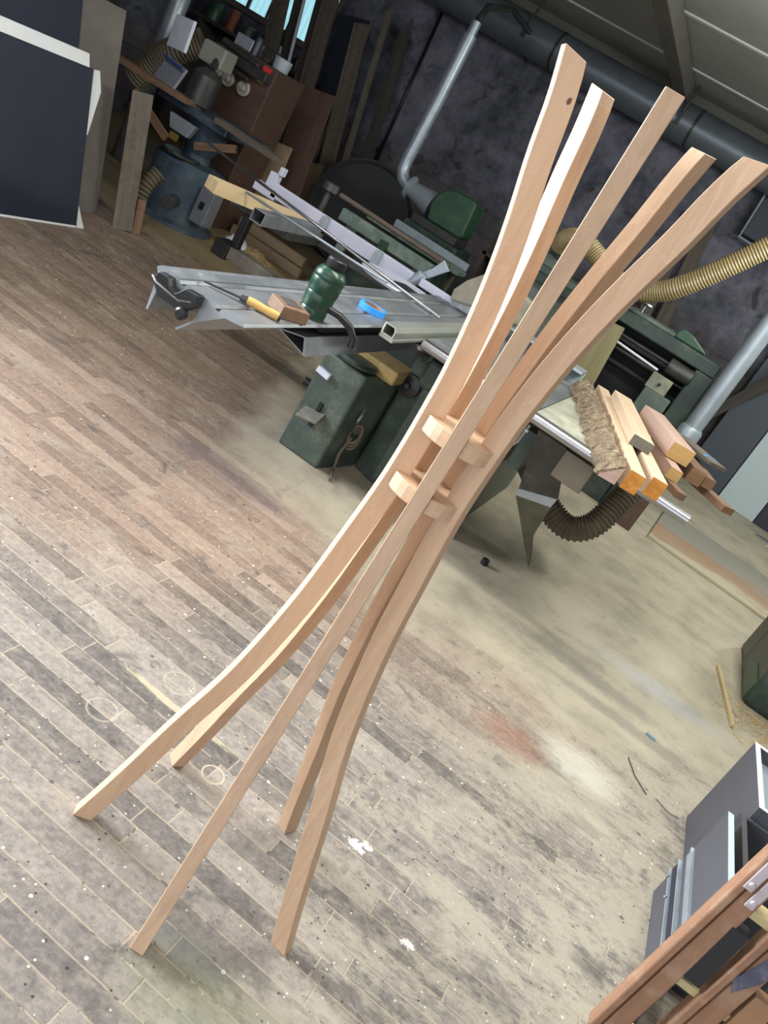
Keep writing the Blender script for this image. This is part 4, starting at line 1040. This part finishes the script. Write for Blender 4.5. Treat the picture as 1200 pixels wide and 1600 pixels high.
# sawdust heap
bm = bmesh.new(); n = 48
gr = [[bm.verts.new((-4.0 + .75*i/n, 6.45 + .75*j/n, 0.09*math.exp(-(((i/n-.5)/.28)**2 + ((j/n-.5)/.28)**2)) * (1 + .5*noise.noise(Vector((i*.3, j*.3, 0)))) + .004*noise.noise(Vector((i*1.1, j*1.1, 3))))) for j in range(n+1)] for i in range(n+1)]
for i in range(n):
    for j in range(n):
        bm.faces.new((gr[i][j], gr[i+1][j], gr[i+1][j+1], gr[i][j+1])).smooth = True
mb = MB(); mb.bm = bm
N = NT('sawdust'); f = N.noise(N.tc.outputs['Object'], 80, 5, .7); N.color(N.ramp(f, [(.35, lin('#6d5a3c')), (.65, lin('#a68d5e'))])); N.rough(.95); N.bump(f, .6, .01)
o = mb.build('sawdust_heap', N.m); tag(o, 'heap of brown sawdust on the floor right of the moulder', 'sawdust'); o['kind'] = 'stuff'

# brown cabinet with handwheels behind the moulder
bc = thing('brown_cabinet', 'brown wooden machine cabinet with two grey handwheels behind the moulder', 'cabinet', (-4.5, 7.2, 0))
MB().box(-4.80, -4.22, 7.0, 7.5, 0.0, 1.42).build('body', M_MAHOG, bc, bevel=.006)
for x in (-4.61, -4.44, -4.74):
    MB().lathe((x, 6.995, 1.155 if x > -4.7 else 1.17), [(0, .05), (.02, .05), (.025, .02), (.045, .02), (.052, .03), (.062, .025), (.064, .01), (.05, 0), (0, 0)], 28, (0, -1, 0)).build('handwheel', plain('pale_handwheel', '#a8a296', .5), bc)
MB().box(-4.355, -4.275, 6.992, 7.0, 1.325, 1.40).build('red_sticker', plain('red_sticker', '#d8323a', .5), bc)
MB().box(-4.36, -4.30, 6.992, 7.0, 1.265, 1.32).build('green_sticker', plain('lime_sticker', '#8aa04a', .5), bc)
MB().box(-4.80, -4.24, 6.90, 7.0, 1.28, 1.36).cyl((-4.8, 6.94, 1.25), (-4.4, 6.94, 1.23), .025).cyl((-4.75, 6.92, 1.40), (-4.35, 6.92, 1.37), .03).build('slide_rails', M_DARKST, bc, bevel=.006)
zc = 1.421
tag(MB().lathe((-4.30, 7.15, zc), [(0, 0), (.07, 0), (.08, .09), (.075, .1), (0, .1)], 24).build('plastic_tub', plain('milky_tub', '#9aa3a8', .4)), 'milky plastic tub at the right end of the brown cabinet top', 'tub')
tag(MB().cyl((-4.52, 7.2, zc + .06), (-4.40, 7.2, zc + .06), .06).box(-4.50, -4.42, 7.14, 7.26, zc, zc+.04).build('small_motor', M_DARKST, bevel=.004), 'small grey motor on the brown cabinet left of the tub', 'motor')
tag(MB().box(-4.78, -4.60, 7.1, 7.3, zc, zc + .10).build('metal_box', M_GALV, bevel=.008), 'grey metal box at the left end of the brown cabinet top', 'box')
tag(MB().lathe((-4.57, 7.12, zc), [(0, 0), (.035, 0), (.035, .12), (.02, .15), (0, .15)], 18).build('spray_can', plain('dark_can', '#3f4650', .4, .3)), 'dark spray can standing between metal box and motor', 'can')
# shelf under the window with small things
sh = thing('wall_shelf', 'dark shelf below the bright window in the rear left corner', 'shelf', (-6.6, 10.1, 0))
MB().box(-7.3, -5.6, 9.85, 10.29, 1.42, 1.46).build('shelf_board', M_DKW, sh, bevel=.004)
for x in (-7.2, -6.45, -5.7): MB().box(x-.03, x+.03, 9.88, 10.28, 0, 1.42).build('shelf_post', M_DKW, sh)
kinds = [(-7.15, .09, .20, M_GREEN_B, 'green canister at the left end of the shelf below the window', 'green_canister'), (-6.88, .06, .24, plain('rusty_orange_tin', '#8a4a30', .6), 'orange tin on the shelf below the window', 'orange_tin'),
         (-6.62, .08, .16, M_GREEN, 'squat green tin on the shelf below the window', 'green_tin'), (-6.36, .07, .18, M_DARKST, 'dark tin on the shelf below the window', 'dark_tin'), (-6.12, .08, .15, M_WHITE, 'white pot on the shelf below the window', 'white_pot'), (-5.86, .07, .14, M_BLACK, 'black pot at the right end of the shelf below the window', 'black_pot')]
for x, r, h, m, lab, nm in kinds:
    tag(MB().lathe((x, 10.03, 1.461), [(0, 0), (r, 0), (r, h*.9), (r*.85, h), (0, h)], 20).build(nm, m), lab, 'tin')

# ------------------------------------------------------------------ timbers leaning on the back wall, left to right
TB = [('wide_plank', M_GREYW, -5.60, -6.52, 2.75, .21, 'wide grey plank leaning before the window, leftmost of the back wall timbers'),
      ('thin_plank', M_DKW, -5.42, -6.24, 2.75, .10, 'dark thin plank just right of the leftmost wide plank'),
      ('white_strip', M_WHITE, -5.33, -6.16, 2.85, .025, 'thin whitish strip leaning among the dark planks'),
      ('dark_plank', M_DKW, -5.24, -6.00, 2.9, .12, 'dark plank right of the thin whitish strip'),
      ('wide_plank', M_GREYW, -5.08, -5.86, 2.9, .20, 'wide grey plank in the middle of the back wall timbers'),
      ('dark_sheet', M_NAVY, -4.96, -5.50, 2.3, .42, 'dark bluish sheet leaning on the back wall beside the wide middle plank'),
      ('pale_lath', M_GREYW, -4.86, -5.16, 2.35, .03, 'thin pale lath crossing in front of the dark sheet'),
      ('grey_plank', M_GREYW, -4.52, -5.24, 2.25, .19, 'grey-brown plank leaning right of the dark sheet'),
      ('grey_beam', M_GREYW, -4.32, -4.98, 2.5, .07, 'narrow brownish beam leaning furthest right by the big dark wheel'),
      ('grey_plank', M_DKW, -4.22, -4.84, 2.4, .14, 'dark plank leaning rightmost behind the narrow beam')]
for i, (nm, m, xb, xt, zt_, w, lab) in enumerate(TB):
    if zt_ > 2.6: xt = xb + (xt - xb) * 2.6 / zt_; zt_ = 2.6
    y0 = 9.60 - .012*(i % 3)*4
    if nm in ('dark_sheet',): y0 = 9.95
    if nm == 'grey_beam': y0 = 9.50
    if i == 9: y0 = 9.8
    board(nm, m, (xb, y0, .02), (xt, y0 + .32 if nm != 'dark_sheet' else 10.2, zt_), w, .03, lab, 'timber', up=(0, 1, 0))
board('tan_board', M_PLY, (-4.24, 7.62, .01), (-4.36, 7.74, .87), .32, .02, 'tan plywood board leaning beside the brown cabinet, nearest the outrigger', 'board', up=(0, 1, 0))
board('dark_board', M_MAHOG, (-4.15, 7.95, .01), (-4.40, 8.1, 1.44), .36, .02, 'dark brown board with pale corner leaning right of the brown cabinet', 'board', up=(0, 1, 0))
board('pale_board', wood('pale_offcut', '#a59a80', '#8b8068', 0, 30, .7), (-4.85, 9.25, .62), (-5.08, 9.38, 1.19), .17, .02, 'pale offcut propped up on the low tan boards before the timbers', 'board', up=(0, 1, 0))
board('low_board', M_PLY, (-4.62, 9.18, .01), (-4.80, 9.34, .74), .34, .025, 'low tan board leaning below the pale offcut', 'board', up=(0, 1, 0))
board('low_board', M_BRN, (-4.98, 9.22, .01), (-5.12, 9.38, .70), .26, .025, 'low brown board leaning left of the low tan one', 'board', up=(0, 1, 0))
board('tan_plank', M_PLY, (-4.16, 7.30, .047), (-3.36, 7.30, .047), .06, .09, 'lower of two tan planks stacked on the floor behind the outrigger', 'plank')
board('tan_plank', M_PLY, (-4.14, 7.34, .142), (-3.38, 7.33, .142), .06, .085, 'upper of two tan planks stacked on the floor behind the outrigger', 'plank')

# ------------------------------------------------------------------ jointer with green hood at the back
jn = thing('surface_planer', 'pale green surface planer with dark green hood by the back wall', 'planer', (-2.7, 7.3, 0))
MB().box(-3.05, -2.15, 6.78, 6.86, .70, .80).build('front_rail', M_MINT, jn, bevel=.008)
MB().box(-3.10, -2.12, 7.42, 7.68, .76, .80).build('infeed_table', M_MINT, jn, bevel=.006)
MB().box(-2.95, -2.15, 7.70, 7.74, .80, .87).build('table_fence', M_GALV, jn, bevel=.004)
MB().cyl((-3.30, 7.18, .83), (-2.12, 7.10, .83), .022).build('feed_bar', paint('brownish_bar', '#8a7d70', .5, .2, .2, '#6a6258', .08, 9), jn)
for x, y in ((-2.98, 6.9), (-2.3, 6.9), (-2.98, 7.6), (-2.25, 7.6)):
    MB().prism([(x - .05, y, .0), (x + .03, y, .0), (x + .06, y, .74), (x - .02, y, .74)], (0, .06, 0)).build('leg', M_MINT if y < 7.2 else M_GREYW, jn, bevel=.006)
MB().box(-2.62, -2.55, 6.74, 6.80, .56, .76).build('table_clamp', M_GREEN_B, jn, bevel=.006)
MB().box(-2.92, -2.2, 7.1, 7.5, .1, .74).build('plinth', M_GREEN_D, jn, bevel=.02)
hd_ = MB().prism([(-2.83, 8.06, .98), (-2.87, 8.06, 1.10), (-2.87, 8.06, 1.17), (-2.85, 8.06, 1.23), (-2.81, 8.06, 1.28), (-2.76, 8.06, 1.31), (-2.70, 8.06, 1.33), (-2.50, 8.06, 1.335), (-2.47, 8.06, 1.31), (-2.44, 8.06, 1.02), (-2.47, 8.06, .98)], (0, .30, 0))
hd_.build('hood', M_GREEN_B, jn, bevel=.02, seg=3)
MB().box(-2.96, -2.46, 8.02, 8.4, .90, .98).build('hood_base', M_DARKST, jn, bevel=.008)
MB().box(-3.0, -2.40, 8.0, 8.5, 0.0, .90).build('hood_stand', M_GREEN_D, jn, bevel=.02)
MB().lathe((-3.18, 8.2, 1.13), [(0, 0), (.115, 0), (.115, .02), (.075, .03), (.13, .30), (0, .30)], 28, (1, 0, -.1)).build('funnel', M_GALV, jn)
wp = thing('thin_pipe', 'thin galvanised pipe running down the back wall to the green hood', 'pipe', (-3.4, 8.3, 1.1))
MB().tube([(-3.345, 8.2, 2.50), (-3.33, 8.2, 1.9), (-3.33, 8.2, 1.34), (-3.32, 8.2, 1.23), (-3.28, 8.2, 1.17), (-3.22, 8.2, 1.14), (-3.18, 8.2, 1.13)], .062, 20).build('pipe', M_GALV, wp)
MB().cyl((-3.345, 8.2, 2.50), (-3.35, 8.2, 2.62), .045).build('reducer', M_GALV, wp)
MB().cyl((-3.33, 8.2, 1.58), (-3.33, 8.2, 1.62), .068).build('joint_band', M_GALV, wp)
MB().tube([(-3.35, 8.2, 2.62), (-3.36, 8.3, 2.78), (-3.38, 8.9, 2.95), (-3.40, 9.69, 2.97)], .03, 12).build('upper_branch', M_DARKST, wp)
# big dark wheel
bw = thing('band_wheel', 'large dark round wheel standing between timbers and green hood', 'wheel', (-4.0, 9.5, 0))
MB().lathe((-3.83, 9.0, .58), [(0, .06), (.08, .06), (.09, .03), (.52, .02), (.55, .05), (.57, .05), (.57, -.06), (0, -.06)], 48, (0.25, -1, 0.15)).build('disc', plain('blackened_iron', '#2b2b2d', .8), bw)
MB().box(-4.15, -3.5, 9.10, 9.4, .0, .55).build('stand', M_BLACKR, bw, bevel=.02)
# clutter on floor right of hood: dark shelf with bins
cs = thing('low_shelf', 'dark low shelf with boards in it right of the green hood', 'shelf', (-1.9, 8.8, 0))
for z in (.25, .6, .95): MB().box(-2.35, -1.45, 8.6, 9.1, z, z + .03).build('shelf_board', M_DKW, cs)
for x in (-2.35, -1.92, -1.48): MB().box(x, x + .04, 8.6, 9.1, 0, 1.2).build('upright', M_DKW, cs)
for i, (x0, x1, y, z, m, lab) in enumerate(((-2.28, -1.95, 8.75, .64, M_BRN, 'brown batten on the middle board of the dark low shelf'), (-2.28, -1.98, 8.85, .99, M_DKW, 'dark batten on the top board of the dark low shelf'), (-1.85, -1.5, 8.7, .99, M_WHITE, 'short white batten at the right end of the dark low shelf'))):
    board('batten', m, (x0, y, z + .012), (x1, y, z + .012), .06, .03, lab, 'batten')

# ------------------------------------------------------------------ duct under the ceiling
du = thing('ceiling_duct', 'thick grey ventilation duct running along the back wall under the ceiling', 'duct', (-1.5, 9.9, 2.78))
MB().cyl((-7.2, 9.9, 2.97), (4.4, 9.9, 2.97), .19, n=36).build('duct_pipe', M_DUCT, du)
for x in (-5.1, -3.1, -1.75, -1.45, .6, 2.4):
    annulus(MB_ := MB(), (0, 0, 0), .190, .197, .03, 36)
    bmesh.ops.rotate(MB_.bm, verts=MB_.bm.verts, cent=(0, 0, 0), matrix=Matrix.Rotation(math.pi/2, 3, 'Y'))
    bmesh.ops.translate(MB_.bm, verts=MB_.bm.verts, vec=(x, 9.9, 2.97))
    MB_.build('joint_band', M_DARKST, du)
for x in (-3.45, -1.6, -.55):
    MB().tube([(x, 9.69, 2.97), (x, 9.70, 3.05), (x + .02, 9.72, HC)], .012, 8).box(x - .02, x + .02, 9.68, 9.71, 2.9, 3.0).build('hanger', M_DARKST, du)
rod('wall_cable', (-4.62, 10.27, 2.8), (-4.50, 10.27, .9), .018, M_BLACK, 'dark vertical cable on the back wall left of the thin pipe', 'cable')
rod('wall_cable', (-2.45, 10.27, 2.75), (-2.55, 10.27, 1.0), .016, M_BLACK, 'dark vertical cable on the back wall right of the thin pipe', 'cable')

GROUPS = {'tall_panel': 'panels standing at the right of the back wall', 'leaning_sheet': 'sheets leaning at far left', 'leaning_board': 'boards leaning at far left', 'square_timber': 'timbers on the saw extension table',
          'thick_plank': 'timbers on the saw extension table', 'wide_billet': 'timbers on the saw extension table', 'brown_billet': 'timbers on the saw extension table', 'small_billet': 'timbers on the saw extension table',
          'block_of_wood': 'timbers on the saw extension table', 'dark_batten': 'timbers on the saw extension table', 'long_offcut': 'timbers on the saw extension table', 'grey_offcut': 'timbers on the saw extension table', 'half_round_log': 'timbers on the saw extension table',
          'steel_rod': 'steel rods on the outrigger', 'leaning_plank': 'dark planks behind the thick dust pipe', 'wall_board': 'grey boards behind the yellow hose', 'tan_plank': 'tan planks behind the outrigger',
          'low_board': 'low boards before the back wall timbers', 'table_board': 'boards on the moulder table', 'brace': 'braces below the moulder boards', 'batten': 'battens on the dark low shelf', 'paper_scrap': 'scraps on the floor at right', 'wall_cable': 'cables on the back wall'}
for t in TB: GROUPS[t[0]] = 'timbers leaning on the back wall'
for t in kinds: GROUPS[t[5]] = 'tins and pots on the shelf'
for o in bpy.data.objects:
    if '_o' in o: del o['_o']
    k = o.name.split('.')[0]
    if o.parent is None and 'label' in o and k in GROUPS and 'group' not in o: o['group'] = GROUPS[k]
